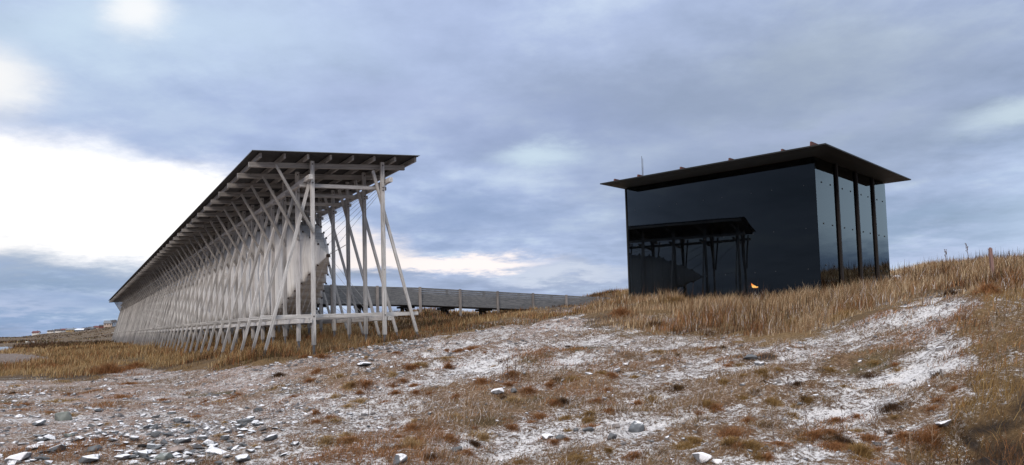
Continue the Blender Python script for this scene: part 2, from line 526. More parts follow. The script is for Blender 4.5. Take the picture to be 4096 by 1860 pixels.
class MB:
    """collects bars and boxes; .grain = coordinates with the timber's length along z"""
    def __init__(s):
        s.v, s.f, s.mi, s.g = [], [], [], []

    def bar(s, p0, p1, w, h, side=(1, 0, 0), mat=0, bev=.008):
        p0 = np.array(p0, float); p1 = np.array(p1, float)
        d = p1 - p0; L = np.linalg.norm(d); d /= L
        a = np.array(side, float); a -= d * (a @ d); a /= np.linalg.norm(a)
        b = np.cross(d, a)
        o = len(s.v)
        hw, hh = w / 2, h / 2; bv = min(bev, hw * .5, hh * .5)
        ring = [(-hw + bv, -hh), (hw - bv, -hh), (hw, -hh + bv), (hw, hh - bv), (hw - bv, hh), (-hw + bv, hh), (-hw, hh - bv), (-hw, -hh + bv)]
        off = random.random() * 7
        for t, P in ((0, p0), (L, p1)):
            for x, y in ring:
                s.v.append(P + a * x + b * y); s.g.append((x + off, y + off * .7, t + off * 3))
        for i in range(8):
            j = (i + 1) % 8
            s.f.append((o + i, o + j, o + 8 + j, o + 8 + i)); s.mi.append(mat)
        s.f.append(tuple(o + i for i in range(7, -1, -1))); s.mi.append(mat)
        s.f.append(tuple(o + 8 + i for i in range(8))); s.mi.append(mat)
        return s

    def tube(s, p0, p1, r, n=8, mat=0, r1=None):
        p0 = np.array(p0, float); p1 = np.array(p1, float); r1 = r if r1 is None else r1
        d = p1 - p0; L = np.linalg.norm(d); d /= L
        a = np.cross(d, (0, 0, 1.) if abs(d[2]) < .9 else (1., 0, 0)); a /= np.linalg.norm(a); b = np.cross(d, a)
        o = len(s.v)
        for t, P, rr in ((0, p0, r), (L, p1, r1)):
            for i in range(n):
                w = 2 * math.pi * i / n
                s.v.append(P + (a * math.cos(w) + b * math.sin(w)) * rr); s.g.append((math.cos(w) * rr, math.sin(w) * rr, t))
        for i in range(n):
            j = (i + 1) % n
            s.f.append((o + i, o + j, o + n + j, o + n + i)); s.mi.append(mat)
        s.f.append(tuple(o + i for i in range(n - 1, -1, -1))); s.mi.append(mat)
        s.f.append(tuple(o + n + i for i in range(n))); s.mi.append(mat)
        return s

    def poly(s, pts, faces, mat=0):
        o = len(s.v)
        for p in pts: s.v.append(np.array(p, float)); s.g.append(tuple(p))
        for f in faces: s.f.append(tuple(o + i for i in f)); s.mi.append(mat)
        return s

    def build(s, name, mats, parent=None, smooth=False):
        return mesh_obj(name, s.v, s.f, mats, parent, smooth, s.mi, {'grain': np.array(s.g)})


# ------------------------------------------------------------------ region masks (D pixels of a ground point, warped)
P_GAL = [(40, 892), (62, 880), (75, 866), (180, 858), (290, 854), (500, 870), (660, 880), (790, 886), (960, 850), (1060, 800), (1300, 770), (1480, 762), (1440, 778), (1330, 790), (1180, 818), (1075, 850),
         (960, 868), (880, 884), (790, 903), (690, 918), (560, 930), (420, 935), (330, 925), (290, 935), (240, 960), (120, 958), (-200, 955), (-200, 925), (60, 918), (150, 905), (110, 895)]
P_PAV = [(1460, 800), (1500, 765), (1560, 755), (1580, 700), (2000, 690), (2576, 630), (3400, 560), (3400, 760), (2576, 775), (2490, 752), (2360, 742), (2240, 790), (2160, 815), (2080, 858), (1960, 874), (1830, 852),
         (1720, 858), (1600, 850), (1520, 838), (1470, 822)]
P_RIGHT = [(2470, 750), (3400, 740), (3400, 1250), (2250, 1250), (2280, 1110), (2330, 1075), (2440, 1010), (2505, 930), (2440, 850), (2455, 790)]
P_BACK = [(1040, 830), (1020, 770), (1580, 700), (1580, 760), (1500, 765), (1180, 815)]


def blob(px, py, cx, cy, rx, ry, ang=0):
    ca, sa = math.cos(ang), math.sin(ang)
    u = ((px - cx) * ca + (py - cy) * sa) / rx
    v = (-(px - cx) * sa + (py - cy) * ca) / ry
    return np.exp(-(u * u + v * v))


SNOW_BLOBS = [  # cx, cy, rx, ry, ang, strength
    (2300, 790, 130, 40, -.35, .5), (2290, 940, 150, 70, -.5, .55), (2380, 870, 60, 40, .5, .3), (2160, 1010, 170, 50, -.3, .5), (1930, 890, 160, 30, -.15, .35), (2080, 1120, 160, 45, -.1, .35),
    (1120, 880, 110, 26, -.2, .35), (1180, 935, 130, 26, -.1, .35), (1340, 900, 90, 30, -.1, .4), (1500, 910, 120, 30, -.2, .18), (1450, 1110, 300, 50, 0, .38), (1600, 1000, 200, 40, -.4, .15),
    (900, 1060, 280, 60, -.05, .22), (1400, 815, 80, 16, -.3, .25), (1100, 850, 160, 14, -.25, .22), (700, 1120, 240, 50, 0, .2), (300, 1060, 260, 50, 0, .15), (820, 990, 160, 22, 0, .22), (560, 985, 170, 16, 0, .12), (1750, 1060, 140, 40, -.4, .2),
    (1330, 830, 200, 14, -.3, .15), (2270, 700, 60, 14, -.1, .45), (2380, 690, 120, 8, -.1, .3), (1560, 760, 40, 10, 0, .4), (370, 950, 120, 12, 0, .15)]
BARE_BLOBS = [  # brown patches where there is less snow
    (1900, 960, 120, 40, -.4, .35), (1800, 1110, 170, 60, -.3, .45), (2000, 1080, 120, 50, -.4, .25), (1500, 950, 150, 40, -.2, .25), (1330, 975, 120, 40, 0, .2), (1180, 1000, 150, 30, 0, .25), (1130, 1060, 120, 30, 0, .2), (2160, 910, 130, 35, -.2, .6),
    (2300, 1040, 110, 40, -.3, .4), (2200, 1140, 120, 40, 0, .35), (850, 945, 130, 30, 0, .3), (1320, 1030, 120, 30, 0, .25), (640, 985, 140, 20, 0, .2), (200, 1000, 150, 25, 0, .3), (1450, 1020, 130, 30, 0, .15)]
MOSS_BLOBS = [(2160, 915, 95, 26, -.12, 1.), (2250, 885, 90, 13, -.05, .9), (560, 992, 120, 9, 0, .8), (700, 985, 110, 12, 0, .6), (1440, 885, 120, 13, -.1, .9), (1310, 905, 60, 14, 0, .6), (380, 905, 90, 10, .1, .7), (640, 900, 120, 8, .1, .5), (1370, 1010, 110, 22, 0, .6), (30, 1010, 60, 12, 0, .6), (1250, 1060, 90, 18, 0, .6)]
SOIL_BLOBS = [(2490, 1080, 130, 24, -.3, .9), (2430, 1120, 60, 20, .3, .9), (2570, 1000, 50, 60, 0, .8), (1885, 903, 45, 14, 0, .8), (2560, 1150, 120, 60, 0, .9), (2230, 835, 60, 18, -.5, .35), (1600, 890, 50, 8, 0, .5)]


def ga_in(X, Y):
    gs = (X - G0[0]) * PR[0] + (Y - G0[1]) * PR[1]; ga = (X - G0[0]) * AX[0] + (Y - G0[1]) * AX[1]
    return (gs > -2.0) & (gs < 14) & (ga > -.5)


def masks(X, Y, Z):
    px, py, d = project(X, Y, Z)
    hum = hummock(X, Y)
    R = np.sqrt(X * X + Y * Y)
    warp = 2200 / np.maximum(R, 3)
    wx = px + warp * .6 * fbm(X / .9, Y / .9, 61, 3) * 1.0
    wy = py + warp * .10 * fbm(X / .9, Y / .9, 71, 3) * 1.0
    front = d > .5
    gal = in_poly(wx, wy, P_GAL) & front
    back = in_poly(wx, wy, P_BACK) & front
    pav = in_poly(wx, wy, P_PAV) & front
    right = in_poly(wx, wy, P_RIGHT) & front
    edge = sum(in_poly(wx + ex, wy + ey, P_PAV).astype(float) for ex, ey in ((0, 10), (0, 22), (0, 36), (0, 55), (-30, 12), (40, 18))) / 6
    gedge = sum(in_poly(wx + ex, wy + ey, P_GAL).astype(float) for ex, ey in ((0, 5), (0, 10), (0, 17), (0, 26), (-30, 5), (30, 8))) / 6
    gs = (X - G0[0]) * PR[0] + (Y - G0[1]) * PR[1]; ga = (X - G0[0]) * AX[0] + (Y - G0[1]) * AX[1]
    gal = gal | ((gs > -2.2 + .5 * vnoise(X, Y, 3)) & (gs < 14) & (ga > -.9 + vnoise(X * 1.5, Y * 1.5, 4)))
    far = (R > 60) & ~(in_poly(px, py, [(-400, 893), (60, 890), (150, 905), (60, 920), (-400, 925)]))
    grav0 = 1 - sstep(500, 1250, wx + 1.3 * (wy - 1000))
    snow = np.full(X.shape, .42)
    for b in SNOW_BLOBS: snow = snow + .55 * b[5] * blob(wx, wy, *b[:5])
    for b in BARE_BLOBS: snow = snow - b[5] * .5 * blob(wx, wy, *b[:5])
    moss = np.zeros(X.shape); soil = np.zeros(X.shape)
    for b in MOSS_BLOBS: moss = np.maximum(moss, b[5] * blob(wx, wy, *b[:5]))
    for b in SOIL_BLOBS: soil = np.maximum(soil, b[5] * blob(wx, wy, *b[:5]))
    moss = np.clip((moss - .25) * 2, 0, 1) * front * np.clip(.8 + 1.8 * fbm(X / .5, Y / .4, 87, 3), 0, 1); soil = np.clip((soil - .25) * 2, 0, 1) * front
    grav = grav0 * np.clip(.62 + 1.5 * fbm(X / 1.5, Y / 1.1, 77, 3), .1, 1)
    grav = np.maximum(grav, .8 * blob(wx, wy, 960, 880, 160, 16, -.12))
    grav = np.maximum(grav, .85 * blob(wx, wy, 1400, 815, 130, 26, -.3))
    grav = np.maximum(grav, .6 * blob(wx, wy, 1150, 850, 200, 18, -.25))
    grassy = (gal | back | pav | right | far).astype(float)
    snow = np.where(gal | back, .22 - .25 * gedge, np.where(pav, .36 - .34 * edge - .5 * hum, np.where(right, .18, snow)))
    snow = snow + np.where(pav | far, .45 * blob(wx, wy, 2270, 700, 60, 14) + .4 * blob(wx, wy, 2380, 690, 120, 8), 0)
    snow = np.where(far & ~pav, .05 + .0 * X, snow)
    snow = np.minimum(snow, .66) - .08 * grav0 - (.40 * (1 - grav0) + .25 * grav0) * hum
    snow = snow - .35 * blob(px, py, 955, 880, 100, 10, -.155)
    snow = snow - .5 * moss - .6 * soil
    grav = grav * (1 - grassy)
    shore = in_poly(px, py, [(-400, 893), (30, 889), (90, 893), (150, 905), (100, 915), (-400, 925)]) & (R > 40)
    grav = np.where(shore, 1., grav); snow = np.where(shore, .12, snow); grassy = np.where(shore, 0, grassy); soil = np.where(shore, .55, soil)
    heath = sstep(110, 240, R) * (.55 + .9 * np.clip(fbm(X / 40, Y / 60, 93, 3) + .25, 0, 1))
    return dict(px=px, py=py, wx=wx, wy=wy, R=R, gal=gal, back=back, pav=pav, edge=edge, gedge=np.maximum(gedge, (ga_in(X, Y)).astype(float)), right=right, far=far, snow=snow, heath=np.clip(heath, 0, 1), hum=hum, moss=moss, soil=soil, grav=grav, grassy=grassy, front=front)


# ------------------------------------------------------------------ ground sheet
ang_f = np.linspace(-math.radians(46), math.radians(46), 640)
ang_b = np.linspace(math.radians(46), math.radians(314), 150)[1:-1]
ANG = np.concatenate([ang_f, ang_b])
RAD = np.concatenate([[.6, 1.2, 1.9, 2.6, 3.3], np.geomspace(4, 70, 430), np.geomspace(71, 4500, 110)])
na, nr = len(ANG), len(RAD)
AA, RR = np.meshgrid(ANG, RAD)
GX, GY = RR * np.sin(AA), RR * np.cos(AA)
GZ = height(GX, GY)
mk = masks(GX.ravel(), GY.ravel(), GZ.ravel())
verts = np.stack([GX.ravel(), GY.ravel(), GZ.ravel()], 1)
verts = np.concatenate([verts, [[0, 0, float(height(np.array([0.]), np.array([0.]))[0])]]])
i0 = (np.arange(nr - 1)[:, None] * na + np.arange(na)[None])
i1 = (np.arange(nr - 1)[:, None] * na + (np.arange(na)[None] + 1) % na)
quads = np.stack([i0, i1, i1 + na, i0 + na], -1).reshape(-1, 4)[:, ::-1]
cidx = len(verts) - 1
tris = [(cidx, (i + 1) % na, i) for i in range(na)]


def fast_mesh(name, verts, quads, tris, mats, attrs=None, smooth=True):
    me = bpy.data.meshes.new(name)
    verts = np.asarray(verts, np.float32); quads = np.asarray(quads, np.int32).reshape(-1, 4); tris = np.asarray(tris, np.int32).reshape(-1, 3)
    me.vertices.add(len(verts)); me.vertices.foreach_set('co', verts.ravel())
    nl = quads.size + tris.size
    me.loops.add(nl); me.loops.foreach_set('vertex_index', np.concatenate([quads.ravel(), tris.ravel()]))
    nq, nt_ = len(quads), len(tris)
    me.polygons.add(nq + nt_)
    me.polygons.foreach_set('loop_start', np.concatenate([np.arange(nq) * 4, nq * 4 + np.arange(nt_) * 3]).astype(np.int32))
    for m_ in mats: me.materials.append(m_)
    for an, av in (attrs or {}).items():
        av = np.asarray(av, np.float32)
        if av.ndim == 2 and av.shape[1] == 4:
            at_ = me.attributes.new(an, 'FLOAT_COLOR', 'POINT'); at_.data.foreach_set('color', av.ravel())
        else:
            at_ = me.attributes.new(an, 'FLOAT', 'POINT'); at_.data.foreach_set('value', av.ravel())
    me.update(calc_edges=True)
    me.polygons.foreach_set('use_smooth', np.full(nq + nt_, smooth))
    me.validate()
    o = bpy.data.objects.new(name, me); COL.objects.link(o)
    return o


gat = {k: np.append(mk[k].astype(float), v) for k, v in (('snow', .3), ('grav', .5), ('soil', 0), ('moss', 0), ('grassy', 0), ('heath', 0))}
ground = fast_mesh('ground', verts, quads, tris, [M_GROUND], gat)
tag(ground, kind='structure')

# sea: one flat sheet out to the horizon
sv = [(math.cos(2 * math.pi * i / 96) * 14000, math.sin(2 * math.pi * i / 96) * 14000, WATER_Z) for i in range(96)]
sea = mesh_obj('water', sv, [tuple(range(96))], M_WATER)
tag(sea, kind='structure')


# ------------------------------------------------------------------ timber gallery
GZB = -0.85
gal = empty('timber_gallery', (G0[0], G0[1], GZB), TH)
tag(gal, 'long raw timber scaffold gallery with dark sheet roof and pale cloth hull', 'gallery')


def gl(s, a, z):                      # gallery local: across, along, height above the eye -> object coordinates
    return np.array([s, a, z - GZB])


def gworld(s, a):
    return G0 + PR * s + AX * a


def roof_z(s):                        # top face of the roof, rising slightly to the pavilion side
    return 5.83 + (s + 2.0755) * .0580


def beam_z(s):
    return 5.52 + (s + 2.03) * .0600


for k in range(NF):
    a = 2.0 * k
    fr = empty('timber_frame', gl(0, a, GZB), 0, gal)
    q = lambda s, da, z: np.array([s, da, z - GZB])
    gr = {}
    for s_ in (0., GW, -1.58, 3.93):
        w = gworld(s_, a); gr[s_] = float(height(np.array([w[0]]), np.array([w[1]]))[0])
    for s_, ztop in ((0., 5.75), (GW, 5.92)):
        wb = max(gr[s_] + (.33 if k < 8 else .12), -.52 if k == 0 else -9)
        mb = MB().bar(q(s_, 0, wb), q(s_, 0, ztop), .13, .13, mat=0)
        if k < 9:
            for zb, off in ((beam_z(s_), .066), (5.0, .066), (.46, .066), (3.35 if s_ == 0 else 4.9, .066)):
                mb.tube(q(s_ + random.uniform(-.01, .01), -off, zb), q(s_, -off - .02, zb), .024, 8, 1)
        mb.build('post', [M_WOOD_POLE, M_BOLT], fr)
        if k < 12:
            MB().bar(q(s_, 0, gr[s_] - .25), q(s_, 0, wb + .003), .075, .075).build('steel_foot', M_STEEL, fr)
    # raking struts, just behind the posts
    d = .125
    for s0, z0, s1 in ((.05, 5.46, -1.58), (2.21, 5.62, 3.93)):
        g_ = gr[s1]
        zf = g_ + .2 if k < 10 else g_ - .05
        t = (z0 - zf) / (z0 - (-.72))
        sf = s0 + (s1 - s0) * t
        MB().bar(q(s0, d, z0), q(sf, d, zf), .10, .095).build('raking_strut', [M_WOOD_POLE], fr)
        if k < 10:
            MB().bar(q(sf, d, zf + .004), q(sf + (s1 - s0) * .06, d, g_ - .15), .06, .06).build('steel_foot', M_STEEL, fr)
    MB().bar(q(-1.24, -.118, 5.50), q(.0, -.118, 3.28), .085, .085).build('brace', [M_WOOD_SHADED], fr)
    MB().bar(q(-2.03, .145 + .141, beam_z(-2.03)), q(3.47, .145 + .141, beam_z(3.47)), .12, .175, (0, 1, 0)).build('roof_beam', [M_WOOD_SHADED], fr)
    MB().bar(q(-.36, .285, 4.945), q(2.75, .285, 5.03), .12, .125, (0, 1, 0)).build('cross_rail', [M_WOOD], fr)
    MB().bar(q(-1.66, .282, .455), q(3.90, .282, .50), .115, .13, (0, 1, 0)).build('cross_rail', [M_WOOD], fr)

LEN = 2.0 * (NF - 1)
for s_, z in ((-.16, 5.13), (GW + .17, 5.24)):
    MB().bar(gl(s_, -.42, z), gl(s_, LEN + .4, z), .13, .16).build('long_rail', [M_WOOD], gal)
for s_, z in ((-.155, .315), (GW + .16, .345)):
    MB().bar(gl(s_, -.12, z), gl(s_, LEN + .3, z), .13, .15).build('long_rail', [M_WOOD], gal)
for i in range(8):
    s_ = -1.78 + i * .775
    zt = roof_z(s_) - .035
    MB().bar(gl(s_, -.38, zt - .085), gl(s_, LEN + 1.0, zt - .085), .075, .165).build('purlin', [M_WOOD_SHADED], gal)

# corrugated roof sheet: waves run along the length
na_ = int(118.2 / .03)
aa = np.linspace(-.6, 117.6, na_)
wv = .020 * np.sin(aa / .18 * 2 * math.pi)
rv, rf = [], []
for (s_, lift) in ((-2.0755, 0), (3.74, 0), (-2.0755, -.012), (3.74, -.012)):
    rv.append(np.stack([np.full(na_, s_), aa, roof_z(s_) + wv + lift - GZB], 1))
rv = np.concatenate(rv)
for i in range(na_ - 1):
    rf += [(i, i + na_, i + na_ + 1, i + 1), (i + 2 * na_, i + 1 + 2 * na_, i + 1 + 3 * na_, i + 3 * na_), (i, i + 1, i + 1 + 2 * na_, i + 2 * na_), (i + na_, i + 3 * na_, i + 1 + 3 * na_, i + 1 + na_)]
for i in (0, na_ - 1): rf.append((i, i + 2 * na_, i + 3 * na_, i + na_))
mesh_obj('roof', rv, rf, M_ROOFSHEET, gal)

# the cloth hull hung inside: rings every 0.667 m, pinched to a point at the near end
ROWS = []
a0 = 2.5
for r in range(0, 171):
    a = a0 + r * .6667
    n_end = min(r, 170 - r)
    t = n_end
    hw = [0.03, .22, .37, .49, .59, .69, .77, .84, .90, .94][min(t, 9)] if t < 10 else .96
    zb = max(.66, 2.75 - [0, .29, .6, .91, 1.17, 1.43, 1.66, 1.85, 2.0, 2.09][min(t, 9)])
    zt = [2.80, 3.27, 3.60, 3.90, 4.22, 4.38, 4.47, 4.55, 4.62, 4.66][min(t, 9)] if t < 10 else 4.7
    ROWS.append((a, hw, zb, zt))
cxs = 1.26


def ring(a, hw, zb, zt, ins):
    """closed section, clockwise from lower left; ins = how far the skin sags in between its pinned corners"""
    zm = .5 * (zb + zt); h = zt - zb
    k = ins
    pts = []
    cor = [(-hw, zb), (-hw * 1.06, zm), (-hw * .86, zt), (hw * .86, zt), (hw * 1.06, zm), (hw, zb)]
    sag = [(k, k * 1.5), (k * .3, 0), (k, -k), (-k, -k), (-k * .3, 0), (-k, k * 1.5)]
    cor = [(x + p, z + q_) for (x, z), (p, q_) in zip(cor, sag)]
    for i in range(6):
        x0, z0 = cor[i]; x1, z1 = cor[(i + 1) % 6]
        for j in range(4):
            f = j / 4
            x = x0 + (x1 - x0) * f; z = z0 + (z1 - z0) * f
            w = math.sin(math.pi * f) * min(.05, .12 * hw)
            if i == 5: z += w * 1.2
            elif i == 2: z -= w
            pts.append(gl(cxs + x, a, z))
    return pts


cv, cf = [], []
seq = []
for i, (a, hw, zb, zt) in enumerate(ROWS):
    seq.append((a, hw, zb, zt, 0))
    if i < len(ROWS) - 1:
        a2, hw2, zb2, zt2 = ROWS[i + 1]
        for f, sg in ((.12, .5), (.3, .9), (.5, 1.), (.7, .9), (.88, .5)):
            seq.append((a + (a2 - a) * f, hw + (hw2 - hw) * f, zb + (zb2 - zb) * f, zt + (zt2 - zt) * f, sg * min(.11, .3 * hw)))
for it in seq: cv += ring(*it)
nseg = 24
for i in range(len(seq) - 1):
    for j in range(nseg):
        cf.append((i * nseg + j, i * nseg + (j + 1) % nseg, (i + 1) * nseg + (j + 1) % nseg, (i + 1) * nseg + j))
cf.append(tuple(range(nseg))); cf.append(tuple((len(seq) - 1) * nseg + j for j in range(nseg - 1, -1, -1)))
hull = mesh_obj('fabric_hull', cv, cf, M_MEMB, gal, smooth=True)
bm_ = bmesh.new(); bm_.from_mesh(hull.data); bmesh.ops.recalc_face_normals(bm_, faces=bm_.faces); bm_.to_mesh(hull.data); bm_.free()

# wire ropes and rust-red clamps at the pinned corners of the near end
for r in range(0, 17):
    a, hw, zb, zt = ROWS[r]
    for sx, zz, top in ((-.86, zt, 1), (.86, zt, 1), (-1, zb, 0), (1, zb, 0)):
        p = gl(cxs + sx * hw, a, zz)
        if top:
            e = gl(-.10 if sx < 0 else GW + .10, max(-.3, a - (3.4 if sx > 0 else 2.2)), 5.12)
        else:
            e = gl(-.08 if sx < 0 else GW + .08, max(-.1, a - 1.6), .42)
        MB().tube(p, e, .006, 5).build('cable', M_CABLE, gal)
        if r < 13:
            MB().tube(p + np.array([0, 0, -.035]), p + np.array([0, 0, .035]), .045 if r else .07, 8, 0, .03).build('clamp', M_BOLT, gal)
MB().tube(gl(cxs, 2.55, 2.78), gl(cxs, .35, 2.95), .012, 6).build('cable', M_CABLE, gal)

# small square windows in the hull, each a white box with a pane
M_WFRAME = mat_simple('white_window_frame', (.70, .70, .72), .4)
M_WPANE, nt_, b_ = new_mat('window_pane'); b_.inputs['Base Color'].default_value = (.10, .12, .14, 1); b_.inputs['Roughness'].default_value = .04
rw = random.Random(5)
for i in range(34):
    a = 9.2 + i * 3.05 + rw.uniform(-.8, .8)
    z = rw.choice([1.2, 1.6, 2.2, 2.7, 3.1, 3.6])
    s_ = cxs - 1.06
    w_, h_ = .22, .30
    mb = MB()
    for p0, p1, sd in (((s_, a - w_ / 2, z - h_ / 2), (s_, a - w_ / 2, z + h_ / 2), 0), ((s_, a + w_ / 2, z - h_ / 2), (s_, a + w_ / 2, z + h_ / 2), 0),
                       ((s_, a - w_ / 2 + .03, z - h_ / 2 + .02), (s_, a + w_ / 2 - .03, z - h_ / 2 + .02), 1), ((s_, a - w_ / 2 + .03, z + h_ / 2 - .02), (s_, a + w_ / 2 - .03, z + h_ / 2 - .02), 1)):
        mb.bar(gl(*p0), gl(*p1), .16, .05, (1, 0, 0))
    wf = mb.build('window', M_WFRAME, gal)
    MB().bar(gl(s_ - .03, a, z - h_ / 2 + .03), gl(s_ - .03, a, z + h_ / 2 - .03), .02, w_ - .06, (1, 0, 0), bev=.001).build('pane', M_WPANE, wf)

# ------------------------------------------------------------------ dark glass pavilion
pz0 = float(height(np.array([PW[0] + 2]), np.array([PW[1] + 5]))[0])
PB = .55
pav = empty('glass_pavilion', (PW[0], PW[1], PB), PA)       # local x = E2, y = E1
tag(pav, 'black smoked glass pavilion under a thin overhanging flat steel roof', 'pavilion')


def pl(x, y, z):
    return np.array([x, y, z - PB])


# roof plate: thin at its rim, a little thicker inside
x0, y0, x1, y1 = -POFF, -PC1, -POFF + PS2, -PC1 + PS1
mb = MB()
rim, inn = .05, .45
pts = [pl(x0, y0, PZR), pl(x1, y0, PZR), pl(x1, y1, PZR), pl(x0, y1, PZR),
       pl(x0, y0, PZR - rim), pl(x1, y0, PZR - rim), pl(x1, y1, PZR - rim), pl(x0, y1, PZR - rim),
       pl(x0 + inn, y0 + inn, PZR - .09), pl(x1 - inn, y0 + inn, PZR - .09), pl(x1 - inn, y1 - inn, PZR - .09), pl(x0 + inn, y1 - inn, PZR - .09)]
fc = [(0, 1, 2, 3), (11, 10, 9, 8)]
for i in range(4):
    j = (i + 1) % 4
    fc += [(i, i + 4, j + 4, j), (i + 4, i + 8, j + 8, j + 4)]
mb.poly(pts, fc)
mb.build('roof', M_ROOFSLAB, pav)
# upstand fins across the roof: (distance along the left edge, set-back)
for yy, st, en, hgt in ((.62, .22, 10.2, .22), (1.80, .28, 10.4, .15), (4.05, .28, 10.4, .17), (6.35, .28, 10.4, .17), (8.55, .28, 10.4, .17), (9.9, .35, 10.4, .18)):
    yv = y0 + yy
    h_ = hgt
    p = [pl(x0 + st, yv, PZR), pl(x0 + en, yv, PZR), pl(x0 + en, yv, PZR + h_), pl(x0 + st + .05, yv, PZR + h_)]
    p2 = [v + np.array([0, .06, 0]) for v in p]
    MB().poly(p + p2, [(0, 1, 2, 3), (7, 6, 5, 4), (0, 4, 5, 1), (1, 5, 6, 2), (2, 6, 7, 3), (3, 7, 4, 0)]).build('roof_fin', M_RUSTFIN, pav)
mb = MB().tube(pl(-1.2, 7.35, PZR), pl(-1.2, 7.35, PZR + 1.0), .022, 6, 0, .012)
mb.tube(pl(-1.12, 7.35, PZR), pl(-1.12, 7.35, PZR + .9), .010, 5)
mb.build('aerial', M_STEEL, pav)


def pane(p0, p1, zb, zt, off, nrm, name='glass_pane', fix_rows=(), fix_cols=(), fmat=M_STEEL, rad=.035):
    """upright glass sheet from p0 to p1 (local xy), 3 cm thick"""
    p0 = np.array(p0, float); p1 = np.array(p1, float); n = np.array(nrm, float)
    o = p0 * 0
    P = []
    for t in (0, .03):
        for (u, z) in ((0, zb), (1, zb), (1, zt), (0, zt)):
            q_ = p0 + (p1 - p0) * u + n * (off - t)
            P.append(pl(q_[0], q_[1], z))
    g = MB().poly(P, [(0, 1, 2, 3), (7, 6, 5, 4), (0, 4, 5, 1), (1, 5, 6, 2), (2, 6, 7, 3), (3, 7, 4, 0)]).build(name, M_SMOKED, pav)
    for u in fix_cols:
        for z in fix_rows:
            q_ = p0 + (p1 - p0) * u + n * off
            b0 = pl(q_[0], q_[1], z)
            MB().tube(b0, b0 + np.array([n[0], n[1], 0]) * .02, rad, 10).build('fixing', fmat, g)
    return g


M_FIXL = mat_simple('pale_fixing', (.06, .063, .07), .5)
M_FIXD = mat_simple('black_fixing', (.012, .012, .014), .5)
ZT = PZR - .11
# left wall (runs along y at x = 0), outward normal -x
nl = 1
for i in range(nl):
    ya, yb = PL1 * i / nl, PL1 * (i + 1) / nl
    pane((0, ya + (0 if i else .033)), (0, yb), .25, ZT, 0, (-1, 0), 'glass_pane', (5.3, 3.55, 1.9), (.05, .2, .3, .45, .55, .7, .8, .95), M_FIXL, .014)
# right wall (along x at y = 0), outward normal -y; four panes with steel columns between them
xs = [0, 2.30, 4.75, 7.05, PL2]
for i in range(4):
    pane((xs[i] + (.0 if i == 0 else .07), 0), (xs[i + 1] - (.07 if i < 3 else 0), 0), .25, ZT - (0.0 if i < 3 else .05), 0, (0, -1), 'glass_pane', (5.45, 3.75, 2.05), (.28, .72), M_FIXD)
for x in xs[1:4]:
    MB().bar(pl(x, .015, .1), pl(x, .015, ZT), .138, .2).build('steel_column', M_CORTEN, pav)
# hidden walls, corner columns, floor
pane((PL2 - .06, .06), (PL2 - .06, PL1 - .06), .25, PZR - .08, 0, (1, 0))
pane((.06, PL1 - .02), (PL2 - .02, PL1 - .02), .25, PZR - .08, 0, (0, 1))
for x, y in ((.22, PL1 - .22), (PL2 - .3, PL1 - .3), (.3, .3), (PL2 - .3, .3)):
    MB().bar(pl(x, y, .1), pl(x, y, ZT), .2, .2).build('steel_column', M_CORTEN, pav)
MB().bar(pl(.0, PL1 + .03, .1), pl(.0, PL1 + .03, ZT), .12, .06).build('edge_strip', M_ROOFSLAB, pav)
MB().bar(pl(.1, PL1 / 2, .62), pl(PL2 - .1, PL1 / 2, .62), PL1 - .2, .2, (0, 1, 0)).build('floor', M_DARKINT, pav)

# burning steel chair inside
fl = at(1899, 724, 35.8)
chair = empty('burning_chair', (fl[0], fl[1], .72), .4)
tag(chair, 'steel chair with orange gas flames seen through the black glass', 'chair')
hz = fl[2] - .72
mb = MB().bar((-.22, 0, hz - .04), (.22, 0, hz - .04), .42, .03, (0, 1, 0)); mb.build('seat', M_ROOFSLAB, chair)
MB().bar((0, .2, hz - .02), (0, .24, hz + .5), .42, .025).build('backrest', M_ROOFSLAB, chair)
for sx in (-.19, .19):
    for sy in (-.17, .17):
        MB().bar((sx, sy, 0), (sx, sy, hz - .055), .035, .035).build('leg', M_ROOFSLAB, chair)
fv, ff = [], []
for (cx_, cy_, hgt, r_, lean) in ((.03, 0, .12, .075, -.04), (-.05, .02, .24, .05, -.11), (.10, -.02, .08, .05, .03), (-.02, .03, .16, .04, -.02)):
    o = len(fv)
    for i in range(8):
        t = i / 7
        rr = r_ * (1 - t) ** .8 * (1 + .4 * math.sin(3 * t))
        for j in range(8):
            w = 2 * math.pi * j / 8
            fv.append((cx_ + lean * t * 1.3 + rr * math.cos(w), cy_ + rr * math.sin(w), hz + hgt * t))
    for i in range(7):
        for j in range(8):
            ff.append((o + i * 8 + j, o + i * 8 + (j + 1) % 8, o + i * 8 + 8 + (j + 1) % 8, o + i * 8 + 8 + j))
mesh_obj('flame', fv, ff, M_FLAME, chair, True)

# ------------------------------------------------------------------ boarded ramp between the two buildings
RA = np.array([-6.12, 50.0, 0]); RD = np.array([.84, .5426, 0]); RD /= np.linalg.norm(RD)
rang = math.atan2(RD[1], RD[0])
RZB = float(height(np.array([RA[0]]), np.array([RA[1]]))[0])
rmp = empty('boarded_ramp', (RA[0], RA[1], RZB), rang)
tag(rmp, 'grey horizontally boarded footbridge ramp behind the timber gallery', 'ramp')


def rtop(t):
    return 2.60 - .045 * t if t > 0 else 2.60 - .022 * t


def rl(t, n, z):
    return np.array([t, n, z - RZB])


